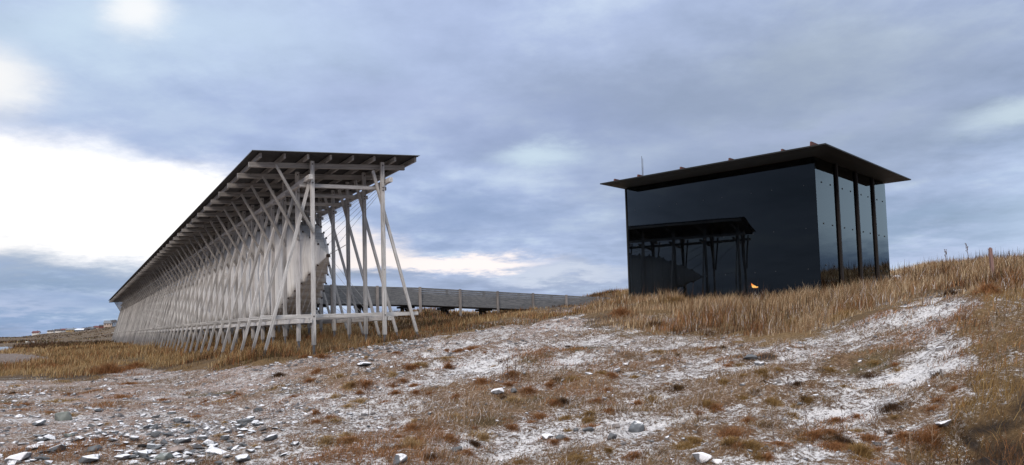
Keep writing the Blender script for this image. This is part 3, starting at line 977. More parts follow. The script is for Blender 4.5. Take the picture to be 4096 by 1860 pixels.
T0, T1 = -10.6, 16.3
nb = 9
for side in (0, 1.75):
    mb = MB()
    for i in range(nb):
        for (ta, tb) in ((T0, 0), (0, T1)):
            za = lambda t: rtop(t) - .065 - i * .129
            mb.bar(rl(ta, side + random.uniform(-.004, .004), za(ta)), rl(tb, side, za(tb)), .022, .118, (0, 1, 0), bev=.003)
    # grain along x for these boards
    mb.g = [(g[2], g[0], g[1]) for g in mb.g]
    mb.build('boarded_side', M_WOOD_DK, rmp)
for (ta, tb) in ((T0, 0), (0, T1)):
    MB().bar(rl(ta, .875, rtop(ta) - 1.16), rl(tb, .875, rtop(tb) - 1.16), 1.6, .08, (0, 1, 0)).build('deck', M_WOOD_DK, rmp)
for j in range(-3, 6):
    t = 3.0 * j
    for side in (-.072, 1.822):
        w = RA + RD * t
        g_ = float(height(np.array([w[0]]), np.array([w[1]]))[0])
        MB().bar(rl(t, side, min(g_ - .2, rtop(t) - 1.2)), rl(t, side, rtop(t) + .03), .17, .10).build('post', M_WOOD_POST, rmp)
for j in range(-3, 3):
    t = 3.0 * j - .75
    w = RA + RD * t
    g_ = float(height(np.array([w[0]]), np.array([w[1]]))[0])
    zt = rtop(t) - 1.22
    mb = MB().bar(rl(t - .35, .8, zt - .08), rl(t + .55, .8, zt - .08), .9, .13, (0, 1, 0))
    if zt - .15 > g_ - .2:
        mb.bar(rl(t - .15, .8, g_ - .3), rl(t - .15, .8, zt - .15), .2, .2)
        mb.bar(rl(t + .05, .8, zt - .16), rl(t + .62, .8, g_ - .1), .12, .12)
    mb.build('trestle', M_DARKINT, rmp)

# ------------------------------------------------------------------ stones
def stone_mesh(rs, sx, sy, sz, n=16, flat=True):
    bm = bmesh.new()
    for i in range(n):
        v = Vector((rs.gauss(0, 1), rs.gauss(0, 1), rs.gauss(0, 1))).normalized()
        if flat: v.z = max(-1, min(1, v.z * 1.6))
        v = Vector((v.x * sx * rs.uniform(.8, 1.1), v.y * sy * rs.uniform(.8, 1.1), v.z * sz * rs.uniform(.85, 1.05)))
        bm.verts.new(v)
    r = bmesh.ops.convex_hull(bm, input=bm.verts)
    bmesh.ops.delete(bm, geom=[e for e in r['geom_interior'] if isinstance(e, bmesh.types.BMVert)] , context='VERTS')
    bmesh.ops.bevel(bm, geom=list(bm.edges), offset=.10 * min(sx, sy, sz), segments=1, affect='EDGES')
    me = bpy.data.meshes.new('stone'); bm.to_mesh(me); bm.free()
    return me


STONES = [  # D x, y of the foot, width px, height/width, kind, tilt, label
    (649, 1037, 26, .55, 'bare', .25, 'lone dark wedge shaped slate block on pale gravel left of centre'),
    (446, 1064, 28, .6, 'snow', .1, 'upright grey stone with a snowy cap, alone above the rubble'),
    (454, 1116, 43, .45, 'snow', .1, 'large blocky slate with thick snowy top in the middle of the rubble'),
    (541, 1145, 60, .3, 'snow', -.35, 'long flat slab tilted with snow on its upper face'),
    (230, 1137, 36, .5, 'bare', .2, 'dark angular boulder without snow in the left rubble'),
    (216, 1166, 52, .38, 'snow', .3, 'dark pointed slab with white upper edge at the bottom left edge'),
    (131, 1138, 50, .4, 'snow', .35, 'dark peaked slate with snow streak at far left rubble'),
    (36, 1165, 58, .4, 'white', .3, 'leaning snow white slab in the bottom left corner'),
    (90, 1072, 37, .4, 'snow', .2, 'grey stone half buried near the left edge, snow on one side'),
    (151, 1058, 42, .8, 'green', .1, 'tall greenish grey lichen boulder at the top of the left rubble'),
    (170, 1099, 26, .6, 'green', .1, 'small round greenish stone below the tall lichen boulder'),
    (390, 1102, 24, .7, 'bare', .1, 'small dark square stone behind the blocky snowy slate'),
    (436, 1137, 48, .4, 'pink', .15, 'pinkish brown stone without snow among grey slates'),
    (405, 1158, 50, .45, 'green', .15, 'greenish grey bare boulder below the pinkish stone'),
    (354, 1153, 38, .55, 'snow', .1, 'rounded grey stone half white with snow near the bottom edge'),
    (305, 1164, 40, .4, 'white', .05, 'low snow covered stone cut by the bottom edge'),
    (606, 1168, 44, .45, 'snow', .1, 'snow topped stone at the bottom edge below the long tilted slab'),
    (679, 1110, 38, .4, 'snow', .15, 'pale flat stone with grey front on the snowy gravel'),
    (611, 1068, 50, .3, 'bare', .05, 'low dark flat rock ridge grown over with rusty grass'),
    (737, 1128, 24, .5, 'snow', .1, 'small pale wedge stone right of the rubble field'),
    (505, 1108, 28, .5, 'snow', .1, 'grey stone with snow cap right of the blocky slate'),
    (562, 1108, 26, .5, 'snow', .2, 'small tilted grey stone between rubble and gravel'),
    (430, 1044, 20, .45, 'snow', .1, 'small snow dusted stone at the upper edge of the rubble'),
    (243, 1036, 24, .4, 'snow', .1, 'thin snow dusted slate piece above the rubble'),
    (1002, 1168, 42, .75, 'snow', .1, 'round dark boulder with white streaks at the bottom edge'),
    (1150, 1136, 30, .6, 'bare', .1, 'grey brown round stone bare of snow on white ground'),
    (1254, 993, 38, .45, 'white', .15, 'oval snow white stone on the middle of the slope'),
    (1290, 988, 20, .85, 'bare', .1, 'dark round stone right beside the oval white one'),
    (1081, 1044, 18, .6, 'snow', .6, 'small slate standing tilted among rusty grass'),
    (915, 926, 40, .25, 'snow', .05, 'flat slate plate on the pale path below the gallery'),
    (1604, 1088, 50, .75, 'snow', .9, 'big slate slab leaning up steeply with white face'),
    (1540, 1105, 28, .9, 'bare', .9, 'narrow dark slab leaning left of the big slab'),
    (1377, 1106, 34, .45, 'white', .05, 'pale snowy flat stone beside a dark one in the snow'),
    (1411, 1108, 28, .7, 'bare', .1, 'dark square stone touching the pale snowy one'),
    (1479, 1088, 34, .5, 'bare', .3, 'dark jagged slate with white edges in a snow hollow'),
    (1448, 1086, 16, .8, 'bare', .2, 'small dark stone left of the jagged slate'),
    (1768, 1164, 46, .8, 'white', .1, 'lumpy white stone standing at the bottom edge'),
    (1806, 1168, 28, .6, 'white', .1, 'small white stone next to the lumpy white one'),
    (1576, 921, 18, .5, 'white', .1, 'small white stone on the upper slope below the tall grass'),
    (1890, 905, 44, .35, 'bare', .1, 'flat dark peaty rock on the upper snow slope'),
    (2014, 1022, 20, .6, 'bare', .1, 'dark blue grey stone alone on bright snow'),
    (2385, 1084, 40, .5, 'white', .2, 'pale wedge stone at the rim of the dark peat hollow'),
    (2259, 700, 20, .45, 'white', .1, 'white boulder on the hill right of the pavilion'),
    (2395, 671, 10, .9, 'bare', .0, 'small dark square stone on the hill skyline'),
]
rs = random.Random(3)
for (dx, dy, wpx, hr, kind, tilt, lab) in STONES:
    p = hit(dx, dy)
    dist = np.linalg.norm(p)
    w = wpx * K / F_PX * dist
    hr *= .72
    me = stone_mesh(rs, w * .54, w * .42, w * .5 * hr * 1.1, 17)
    me.materials.append(STONE_MATS[kind])
    o = bpy.data.objects.new('stone', me); COL.objects.link(o)
    o.location = (p[0], p[1] + w * .25, float(height(np.array([p[0]]), np.array([p[1] + w * .25]))[0]) + w * hr * .30)
    o.rotation_euler = (rs.uniform(-.1, .1) + tilt * .3, -tilt * .8, rs.uniform(-.5, .5))
    tag(o, lab, 'stone', 'stones on the slope')

# smaller loose slates of the rubble, single objects sharing a few meshes
proto = []
for i in range(14):
    me = stone_mesh(rs, 1, rs.uniform(.45, .85), rs.uniform(.10, .30), 13)
    me.materials.append(M_STONE_SNOW if i % 3 else M_STONE_BARE)
    proto.append(me)
cnt = 0
AREAS = [((20, 720), (1040, 1165), 232, 'flat grey slate shard dusted with snow in the rubble of the left foreground', 'slate shards in the left rubble', (9, 40)),
         ((750, 1500), (1010, 1165), 22, 'small snow dusted slate lying on the snowy slope in the foreground middle', 'slates on the snowy slope', (8, 18)),
         ((880, 1030), (868, 890), 40, 'slate piece in the dark grey heap beside the path below the gallery', 'slates of the heap by the path', (8, 18))]
for (xr, yr, n, lab, grp, wr) in AREAS:
    for i in range(n):
        dx = rs.uniform(*xr); dy = yr[0] + (yr[1] - yr[0]) * rs.random() ** .8
        if n == 232 and rs.random() < .9:
            g1 = rs.choice([(260, 1100), (420, 1080), (560, 1120), (150, 1120), (350, 1140), (480, 1150), (620, 1070), (80, 1150)]); dx = rs.gauss(g1[0], 42); dy = min(1166, rs.gauss(g1[1], 14))
        if n == 40: dy = 893 - (dx - 880) * .155 + rs.uniform(-7, 7)
        p = hit(dx, dy); dist = np.linalg.norm(p)
        w = rs.uniform(*wr) * (.6 + .4 * (dy - 850) / 300) * K / F_PX * dist
        o = bpy.data.objects.new('slate_shard', proto[rs.randrange(14)]); COL.objects.link(o)
        o.scale = (w * .5, w * .5, w * .5)
        o.location = (p[0], p[1], p[2] + w * .09)
        o.rotation_euler = (rs.gauss(0, .14), rs.gauss(0, .16), rs.uniform(0, 6.28))
        tag(o, lab, 'slate shard', grp)

# gravel: countless flakes, one object
def gravel_flakes(n):
    V, T, tone = [], [], []
    az = RNG.uniform(-.62, .62, n * 6); r = np.exp(RNG.uniform(math.log(5.5), math.log(45), n * 6))
    X, Y = r * np.sin(az), r * np.cos(az); Z = height(X, Y); mkk = masks(X, Y, Z)
    dens = mkk['grav'] * (1 - mkk['grassy']) * (.06 + .94 * sstep(.0, .4, fbm(X / 1.4, Y / 1.4, 91, 3))) + .05 * (1 - mkk['grassy'])
    heap = blob(mkk['px'], mkk['py'], 955, 880, 100, 9, -.155)
    dens = np.maximum(dens, 3.5 * heap)
    sel = np.where(RNG.random(len(X)) < dens)[0][:n]
    X, Y, Z, r, heap = X[sel], Y[sel], Z[sel], r[sel], heap[sel]
    n = len(X)
    sz = np.exp(RNG.normal(math.log(.019), .5, n)) * np.clip(r / 12, .8, 1.5)
    sz = np.clip(sz * (1 + .35 * heap), .008, .085)
    ya = RNG.uniform(0, 6.28, n)
    tx, ty = RNG.normal(0, .2, n), RNG.normal(0, .2, n)
    base = np.array([(-1, -.6), (.4, -.8), (1.1, .1), (.3, .75), (-.8, .6)])
    P = np.empty((n, 10, 3))
    for j, (bx, by) in enumerate(base):
        bx_ = (bx + RNG.uniform(-.25, .25, n)) * sz; by_ = (by + RNG.uniform(-.25, .25, n)) * sz
        xx = bx_ * np.cos(ya) - by_ * np.sin(ya); yy = bx_ * np.sin(ya) + by_ * np.cos(ya)
        top = sz * RNG.uniform(.25, .45, n)
        P[:, j] = np.stack([X + xx * .85, Y + yy * .85, Z + top + xx * tx + yy * ty], 1)
        P[:, j + 5] = np.stack([X + xx, Y + yy, Z - sz * .25 + xx * tx + yy * ty], 1)
    o = (np.arange(n) * 10)[:, None]
    t = np.concatenate([o + np.array([[0, 1, 2]]), o + np.array([[0, 2, 3]]), o + np.array([[0, 3, 4]])])
    q = np.concatenate([o + np.array([[j + 5, (j + 1) % 5 + 5, (j + 1) % 5, j]]) for j in range(5)])
    return fast_mesh('gravel', P.reshape(-1, 3), q, t, [M_FLAKE], {'tone': np.repeat(RNG.random(n), 10)}, smooth=False)


tag(gravel_flakes(22000), kind='stuff')

# ------------------------------------------------------------------ grass
PAL = {
    'straw': np.array([(.43, .315, .195), (.35, .24, .14), (.26, .16, .09), (.52, .41, .28), (.21, .115, .058)]),
    'ochre': np.array([(.42, .295, .15), (.35, .225, .105), (.27, .17, .08), (.48, .36, .21), (.19, .12, .06)]),
    'rust': np.array([(.30, .145, .065), (.23, .10, .045), (.36, .20, .10), (.15, .07, .036)]),
    'gold': np.array([(.30, .19, .08), (.22, .125, .05), (.16, .095, .04), (.35, .24, .11)]),
    'moss': np.array([(.075, .07, .030), (.05, .05, .02), (.12, .09, .04), (.16, .115, .055)]),
    'thatch': np.array([(.25, .155, .085), (.18, .105, .055), (.34, .235, .145), (.12, .075, .042), (.16, .115, .05), (.60, .55, .53)]),
    'dark': np.array([(.075, .045, .03), (.11, .06, .035), (.05, .035, .022)]),
}
BL = []


def blades(X, Y, Z, H, pal, lean, wmul=1.0, jit=.2, droop=.35):
    n = len(X)
    if n == 0: return
    R = np.sqrt(X * X + Y * Y)
    w = np.maximum(.0028, R * .00030) * RNG.uniform(.7, 1.4, n) * wmul
    az = RNG.uniform(0, 2 * math.pi, n)
    dx, dy = np.cos(az) * w, np.sin(az) * w
    la = RNG.uniform(0, 2 * math.pi, n); lm = np.abs(RNG.normal(0, lean, n))
    lx = np.cos(la) * lm + lean * .45; ly = np.sin(la) * lm - lean * .1
    P = np.empty((n, 5, 3))
    b = np.stack([X, Y, Z - .02], 1)
    nrm = np.sqrt(1 + lx * lx + ly * ly)
    up = np.stack([lx, ly, np.ones(n)], 1) / nrm[:, None]
    mid = b + up * (H * .55)[:, None]
    dr = droop * RNG.uniform(.2, 1.3, n)
    up2 = up + np.stack([np.cos(la) * dr + .15 * dr, np.sin(la) * dr, -dr * .5], 1)
    tip = mid + up2 * (H * .5)[:, None]
    o = np.stack([dx, dy, np.zeros(n)], 1)
    P[:, 0] = b - o; P[:, 1] = b + o; P[:, 2] = mid + o * .7; P[:, 3] = mid - o * .7; P[:, 4] = tip
    pc = PAL[pal]
    c = pc[RNG.integers(0, len(pc), n)] * (1 + RNG.normal(0, jit, n))[:, None]
    BL.append((P, np.clip(c, .01, .8)))


def cand(n, r0=4.6, r1=170., a=.64):
    az = RNG.uniform(-a, a, n); r = np.exp(RNG.uniform(math.log(r0), math.log(r1), n))
    X, Y = r * np.sin(az), r * np.cos(az)
    Z = height(X, Y)
    return X, Y, Z, masks(X, Y, Z)


def inside_buildings(X, Y):
    dx, dy = X - PW[0], Y - PW[1]
    u = dx * E2[0] + dy * E2[1]; v = dx * E1[0] + dy * E1[1]
    return (u > -.1) & (u < PL2 + .1) & (v > -.1) & (v < PL1 + .1)


# tall grass before the pavilion and on the hill
X, Y, Z, q = cand(560000, 12, 75)
clump = fbm(X / 1.6, Y / 1.6, 101, 3)
dn = q['pav'] * (.12 + .88 * q['edge'] ** 1.5) * sstep(-.42, -.05, clump + .45 * q['edge'] - .2) * np.clip(.75 + 1.2 * clump, .1, 1) * (1 - .8 * blob(q['px'], q['py'], 2270, 700, 50, 10))
s = (RNG.random(len(X)) < dn) & ~inside_buildings(X, Y)
h = (.24 + .36 * RNG.random(len(X)) ** 1.5) * (1 + 1.1 * clump) * np.where(q['R'] > 36, .8, 1.)
h = h * (.3 + .7 * q['edge'])
h = h * (1 - .45 * blob(q['px'], q['py'], 1560, 800, 120, 50)) * np.where(q['py'] > 830, .7, 1)
kind = fbm(X / 2.6 + 9, Y / 2.6, 111, 3) + RNG.normal(0, .10, len(X))
for pal, lo, hi in (('straw', -.12, 9), ('thatch', -.30, -.12), ('rust', -.46, -.30), ('dark', -9, -.46)):
    ss = s & (kind > lo) & (kind <= hi)
    blades(X[ss], Y[ss], Z[ss], h[ss], pal, .2, 1.0, .22, .45)
# dark dead stems standing above the tall grass
ss = np.where(s & (RNG.random(len(X)) < .10 * sstep(-.1, .25, fbm(X / 2.1, Y / 2.1, 191, 2))))[0]
blades(X[ss], Y[ss], Z[ss], RNG.uniform(.45, .95, len(ss)) * (.4 + .6 * q['edge'][ss]), 'dark', .1, .9, .2, .1)
# ochre grass round the gallery feet and behind it
X, Y, Z, q = cand(330000, 18, 170)
clump = fbm(X / 2.2, Y / 2.2, 121, 3)
s = RNG.random(len(X)) < (q['gal'] | q['back'] | (q['far'] & (Z > WATER_Z + .12))) * np.clip(.8 + clump, .1, 1) * np.where(q['gal'] & (q['gedge'] < .95), sstep(-.05, .12, clump + .35 * q['gedge'] - .12), 1)
h = (.16 + .20 * RNG.random(len(X))) * (1 + .9 * clump) * np.where(q['gal'], .25 + .75 * q['gedge'], 1) * np.where(q['R'] > 45, 1.25, 1)
kind = fbm(X / 4 + 3, Y / 4, 131, 3) + RNG.normal(0, .12, len(X)) + .12 * (q['px'] < 900)
for pal, lo, hi in (('ochre', -.02, 9), ('rust', -.17, -.02), ('moss', -.25, -.17), ('dark', -9, -.25)):
    ss = s & (kind > lo) & (kind <= hi)
    blades(X[ss], Y[ss], Z[ss], h[ss], pal, .2, 1.0, .22, .4)
# heather and rough grass on the far shore
X, Y, Z, q = cand(120000, 120, 950, .7)
cl_ = fbm(X / 34, Y / 50, 201, 3)
s = (Z > WATER_Z + .15) & (RNG.random(len(X)) < sstep(-.05, .2, cl_) * .8) & q['far']
for pal, lo, hi in (('dark', .12, 9), ('moss', .05, .12), ('ochre', -9, .05)):
    ss = s & (cl_ > lo) & (cl_ <= hi)
    blades(X[ss], Y[ss], Z[ss], RNG.uniform(.3, .95, len(X))[ss], pal, .5, 1.6, .2, .4)
# golden grass at the right edge
X, Y, Z, q = cand(150000, 4.6, 30)
clump = fbm(X / .9, Y / .9, 141, 3)
s = RNG.random(len(X)) < q['right'] * np.clip(.7 + 1.2 * clump, .1, 1) * (1 - .5 * q['soil'])
h = (.10 + .18 * RNG.random(len(X))) * (1 + .9 * clump)
kind = fbm(X / 1.3 + 3, Y / 1.3, 151, 3) + RNG.normal(0, .12, len(X))
for pal, lo, hi in (('gold', -.05, 9), ('rust', -.25, -.05), ('dark', -9, -.25)):
    ss = s & (kind > lo) & (kind <= hi)
    blades(X[ss], Y[ss], Z[ss], h[ss], pal, .5, .8, .22, .6)
# low flattened turf between the snow patches
X, Y, Z, q = cand(460000, 4.8, 40)
open_ = ~(q['gal'] | q['back'] | q['pav'] | q['right'] | q['far'])
pat = .5 * fbm(X / 1.1, Y / 1.1, 161, 4) + .35 * fbm(X / .3, Y / .3, 171, 2) + .55 * q['hum'] * (1 - .5 * q['grav'])
RUSTY = 0
need = sstep(-.06, .26, pat + .33 - q['snow'] * .55 - q['grav'] * .15)
s = open_ & (RNG.random(len(X)) < need * .8)
h = (.025 + .075 * RNG.random(len(X)) + .26 * np.clip(pat, 0, 1)) * (1 - .5 * q['grav'])
kind = fbm(X / 1.7 + 3, Y / 1.7, 181, 3) + RNG.normal(0, .14, len(X)) - .14 * q['grav']
for pal, lo, hi in (('thatch', -.12, 9), ('rust', -9, -.12)):
    ss = s & (kind > lo) & (kind <= hi)
    blades(X[ss], Y[ss], Z[ss], h[ss], pal, .9, .75, .25, .5)
# moss and heather
X, Y, Z, q = cand(260000, 4.8, 60)
s = (RNG.random(len(X)) < q['moss'] * .9) & ~q['gal']
blades(X[s], Y[s], Z[s], (.03 + .06 * RNG.random(len(X)))[s], 'moss', .7, 1.0, .25, .4)
s = (RNG.random(len(X)) < q['soil'] * .12)
blades(X[s], Y[s], Z[s], (.05 + .22 * RNG.random(len(X)) ** 2)[s], 'dark', .9, .7, .3, .9)

# rusty tussocks of longer grass on the slope
TUSS = [(270, 938, 130, 30), (215, 918, 90, 22), (340, 925, 80, 18), (120, 925, 90, 14), (1560, 790, 80, 24), (1700, 765, 90, 30), (1830, 800, 90, 26), (1990, 820, 90, 26), (2120, 800, 90, 26), (1640, 820, 90, 18), (1780, 840, 80, 18), (2380, 745, 70, 22), (2480, 735, 70, 26), (985, 948, 36, 24), (1022, 928, 30, 18), (1125, 925, 40, 26), (1050, 920, 36, 14), (800, 935, 60, 12), (700, 945, 55, 14), (850, 950, 40, 16), (880, 972, 36, 16), (990, 990, 46, 14), (1180, 880, 60, 14),
        (1290, 945, 60, 14), (1210, 965, 60, 20), (1000, 1100, 70, 14), (820, 1100, 46, 8), (1040, 1065, 60, 14), (1330, 985, 70, 22), (1290, 1010, 60, 22), (1390, 1020, 60, 22), (1440, 960, 60, 18), (1540, 945, 60, 14),
        (1640, 1010, 66, 18), (1700, 980, 60, 16), (1760, 1060, 80, 30), (1840, 1100, 90, 34), (1720, 1130, 80, 26), (1800, 1030, 70, 20), (1590, 1150, 60, 20), (1950, 1020, 70, 20), (2000, 970, 60, 14), (1880, 1060, 60, 20),
        (2240, 1030, 90, 26), (2160, 1140, 90, 34), (2330, 1110, 80, 40), (2100, 1060, 70, 20), (1900, 985, 70, 16), (1500, 1010, 60, 16), (1130, 850, 60, 10), (300, 1000, 110, 10), (150, 1010, 110, 10), (60, 1020, 60, 10),
        (560, 1065, 40, 10), (470, 1075, 40, 10), (250, 1110, 60, 8), (640, 1125, 40, 10), (430, 1150, 40, 10), (1660, 890, 80, 12), (1780, 880, 80, 10), (2060, 930, 60, 12), (2180, 950, 60, 14), (2350, 950, 50, 18), (2420, 800, 50, 12), (700, 975, 90, 10), (1140, 1000, 60, 12), (900, 1130, 50, 10)]
rt = random.Random(21)
SCAT = []
for i in range(170):
    dx, dy = rt.uniform(760, 2460), rt.uniform(872, 1166)
    if dx > 2000 and dy < 900 and dx > 2150: continue
    f = .45 + .75 * (dy - 870) / 296
    SCAT.append((dx, dy, rt.uniform(34, 110) * f, rt.uniform(9, 26) * f))
for i in range(46):
    dx, dy = rt.uniform(0, 760), rt.uniform(955, 1166)
    SCAT.append((dx, dy, rt.uniform(40, 110), rt.uniform(4, 9)))
TUSS = TUSS + SCAT
for (dx, dy, wpx, hpx) in TUSS:
    p = hit(dx, dy); dist = np.linalg.norm(p); sc_ = K / F_PX * dist
    w, h_ = wpx * sc_ * .5, hpx * sc_
    n = int(380 * (wpx / 40) * (1 if dist > 9 else 1.3))
    ang = RNG.uniform(0, 6.28, n); rr = np.minimum(np.abs(RNG.normal(0, .55, n)), 1.6)
    X = p[0] + np.cos(ang) * rr * w * RNG.uniform(.8, 1.2); Y = p[1] + np.sin(ang) * rr * w * .9
    X = X + .3 * w * fbm(X / (w + .01), Y / (w + .01), 7, 2); Z = height(X, Y)
    u_ = RNG.random(); pal = 'rust' if u_ < (.62 if dx < 1300 else .3) else ('dark' if u_ > .93 else ('ochre' if dx < 1300 else ('gold' if u_ < .7 else 'thatch')))
    H = h_ * np.maximum(.25, 1.2 - .6 * rr) * RNG.uniform(.6, 1.2, n)
    blades(X, Y, Z, H * .85, pal, .85, .8, .22, .9)

Pall = np.concatenate([b[0] for b in BL]); Call = np.concatenate([b[1] for b in BL])
nb_ = len(Pall)
print('grass blades', nb_)
o4 = (np.arange(nb_) * 5)[:, None]
col = np.concatenate([np.repeat(Call, 5, 0), np.ones((nb_ * 5, 1))], 1)
tag(fast_mesh('grass', Pall.reshape(-1, 3), o4 + np.array([[0, 1, 2, 3]]), o4 + np.array([[3, 2, 4]]), [M_GRASS], {'hue': col}), kind='stuff')

# ------------------------------------------------------------------ dead weed stalks
M_STALK = mat_simple('dry_stalk', (.10, .06, .045), .9)
M_STALKP = mat_simple('pale_dry_stalk', (.36, .26, .18), .9)
STALKS = [(927, 1042, 60, 'd', 'thin dark dead weed stalk standing alone on the gravel slope'), (1166, 1086, 64, 'p', 'pale branching dead weed on the slope between white patches'),
          (1262, 962, 46, 'd', 'left of the dark dead stalks above the oval white stone'), (1278, 958, 52, 'd', 'middle of the dark dead stalks above the oval white stone'), (1296, 955, 44, 'd', 'right of the dark dead stalks above the oval white stone'),
          (1952, 1140, 80, 'd', 'tall thin dead stalk leaning over snow near the bottom edge'), (2037, 1140, 100, 'd', 'tallest dark dead stalk in the lower right snow'), (2128, 1130, 84, 'd', 'dark dead stalk with branching head in the lower right snow'),
          (2200, 1120, 90, 'd', 'dead stalk in brown grass at lower right'), (2296, 1165, 60, 'p', 'thick pale bent stalk in the bottom right corner grass'), (2345, 1130, 70, 'p', 'pale straw stalk bent over the peat hollow'),
          (1985, 985, 30, 'd', 'small forked dead twig on the white slope below the pavilion'), (1408, 800, 24, 'd', 'dark weed stalk at the end of the path'), (2380, 660, 24, 'd', 'thin plant on the hill skyline left of the wooden post'), (2437, 655, 32, 'd', 'tall weed on the hill skyline close to the wooden post')]
for (dx, dy, hpx, kd, lab) in STALKS:
    p = hit(dx, dy); dist = np.linalg.norm(p); sc_ = K / F_PX * dist; h_ = hpx * sc_
    rr = max(.003, dist * .00035)
    mb = MB(); q0 = np.array([0, 0, -.03]); lean = rs.uniform(-.12, .12)
    nseg_ = 6
    for i in range(nseg_):
        t = (i + 1) / nseg_
        q1 = np.array([lean * h_ * t + rs.uniform(-.012, .012) * h_, rs.uniform(-.015, .015) * h_, h_ * t])
        mb.tube(q0, q1, rr * (1 - .5 * i / nseg_), 5)
        if i >= 2 or kd == 'p':
            for _ in range(2 if i > 2 else 1):
                bl_ = h_ * rs.uniform(.08, .24 if kd == 'd' else .4) * (1.2 - t * .6); a_ = rs.uniform(0, 6.28)
                e = q1 + np.array([math.cos(a_) * bl_ * .6, math.sin(a_) * bl_ * .6, bl_ * .75])
                mb.tube(q1, e, rr * .55, 4)
                mb.tube(e, e + np.array([0, 0, rr * 4]), rr * 1.2, 4)
        q0 = q1
    o = mb.build('weed_stalk', M_STALK if kd == 'd' else M_STALKP)
    o.location = p
    tag(o, lab, 'dead plant', 'dead weeds on the slope')

# ------------------------------------------------------------------ wooden marker post on the hill
p = hit(2499, 705)
h_ = (705 - 637) * K / F_PX * np.linalg.norm(p)
o = MB().bar((0, 0, -.3), (-.03, 0, h_), .09, .09).bar((-.03, 0, h_ + .003), (-.031, 0, h_ + .03), .06, .06, bev=.02).build('marker_post', [M_POST_PINK])
o.location = p
tag(o, 'weathered reddish wooden post standing in tall grass on the right hill', 'post')

# ------------------------------------------------------------------ town on the far shore
hues = dict(white=(.62, .60, .58), tan=(.42, .31, .17), blue=(.20, .25, .33), grey=(.34, .36, .38), red=(.22, .06, .05), beige=(.45, .37, .32), dark=(.06, .05, .055))
HM = {k: mat_simple('painted_wall_' + k, v, .8, 0, .1) for k, v in hues.items()}
RM = {k: mat_simple('roof_' + k, v, .8, 0, .2) for k, v in dict(dark=(.045, .04, .045), red=(.10, .03, .03), grey=(.13, .14, .16), snow=(.55, .56, .6)).items()}
HOUSES = [  # zoom px (x centre, y base, width, wall h, roof h), wall, roof, label
    (605, 596, 90, 22, 22, 'white', 'red', 'small white house with red roof standing apart at the left end of the town'),
    (855, 578, 85, 18, 16, 'white', 'dark', 'low white house on the shore slope, second from the left'),
    (985, 538, 115, 20, 20, 'white', 'dark', 'white house with long dark roof at the left of the dense houses'),
    (1090, 528, 90, 24, 20, 'grey', 'red', 'grey house with dark red roof behind the tan one'),
    (1198, 560, 130, 28, 20, 'tan', 'grey', 'tan walled house in the front row of the town'),
    (1310, 520, 90, 16, 22, 'white', 'red', 'white house with red roof in the upper row'),
    (1330, 562, 110, 22, 18, 'blue', 'snow', 'blue walled house low in the front row'),
    (1430, 512, 90, 18, 30, 'grey', 'dark', 'house with tall dark roof in the upper row'),
    (1428, 546, 70, 16, 14, 'white', 'dark', 'little white house in front of the tall dark roof'),
    (1540, 488, 95, 16, 26, 'dark', 'dark', 'black house high on the slope'),
    (1555, 526, 110, 18, 18, 'blue', 'grey', 'pale blue grey house below the black one'),
    (1640, 496, 95, 16, 20, 'beige', 'red', 'beige house with dark red roof near the gallery end'),
    (1722, 492, 88, 16, 20, 'red', 'dark', 'dark red walled house near the gallery end'),
    (1820, 490, 115, 48, 40, 'beige', 'grey', 'large beige hall with grey roof beside the gallery end'),
    (1905, 492, 62, 60, 34, 'blue', 'dark', 'narrow dark blue house just left of the gallery end'),
]
rh = random.Random(9)
for (zx, zy, zw, zh, zr, wm, rm, lab) in HOUSES:
    Yd = 905 if zy < 560 else 890
    p = at(zx / 4.179 / K, (1200 + zy / 4.179) / K, Yd)
    g_ = float(height(np.array([p[0]]), np.array([p[1]]))[0])
    sc_ = Yd / F_PX / 4.179 * 1.15
    w, hh, rr = zw * sc_, zh * sc_, zr * sc_
    z0 = g_ + .9
    hs = empty('house', (p[0], p[1], min(g_, z0)), rh.uniform(-.15, .35))
    tag(hs, lab, 'house', 'houses of the far town')
    d_ = w * .6; b0 = min(g_, z0) - z0 - .4; dz = z0 - min(g_, z0)
    bx = [(-w / 2, -d_ / 2), (w / 2, -d_ / 2), (w / 2, d_ / 2), (-w / 2, d_ / 2)]
    pts = [(x, y, -2.5) for x, y in bx] + [(x, y, dz + hh) for x, y in bx] + [(-w / 2, 0, dz + hh + rr * .92), (w / 2, 0, dz + hh + rr * .92)]
    MB().poly(pts, [(0, 1, 5, 4), (1, 2, 6, 9, 5), (2, 3, 7, 6), (3, 0, 4, 8, 7)]).build('wall', HM[wm], hs)
    e = .06 * w
    z1, z2 = dz + hh - .15, dz + hh + rr
    pts = [(-w / 2 - e, -d_ / 2 - e, z1), (w / 2 + e, -d_ / 2 - e, z1), (w / 2 + e, 0, z2), (-w / 2 - e, 0, z2), (w / 2 + e, d_ / 2 + e, z1), (-w / 2 - e, d_ / 2 + e, z1)]
    pts += [(x, y, z - .18) for x, y, z in pts]
    MB().poly(pts, [(0, 1, 2, 3), (3, 2, 4, 5), (6, 9, 8, 7), (9, 11, 10, 8), (0, 6, 7, 1), (1, 7, 8, 2), (2, 8, 10, 4), (4, 10, 11, 5), (5, 11, 9, 3), (3, 9, 6, 0)]).build('roof', RM[rm], hs)
    for i in range(2 if w < 7 else 3):
        xw = -w / 2 + w * (i + .5) / (2 if w < 7 else 3)
        MB().bar((xw, -d_ / 2 - .02, dz + hh * .35), (xw, -d_ / 2 - .02, dz + hh * .8), w * .12, .06).build('window', HM['dark'], hs)
    MB().bar((w * .2, .1, dz + hh), (w * .2, .1, z2 + .6), .5, .5).build('chimney', RM['dark'], hs)

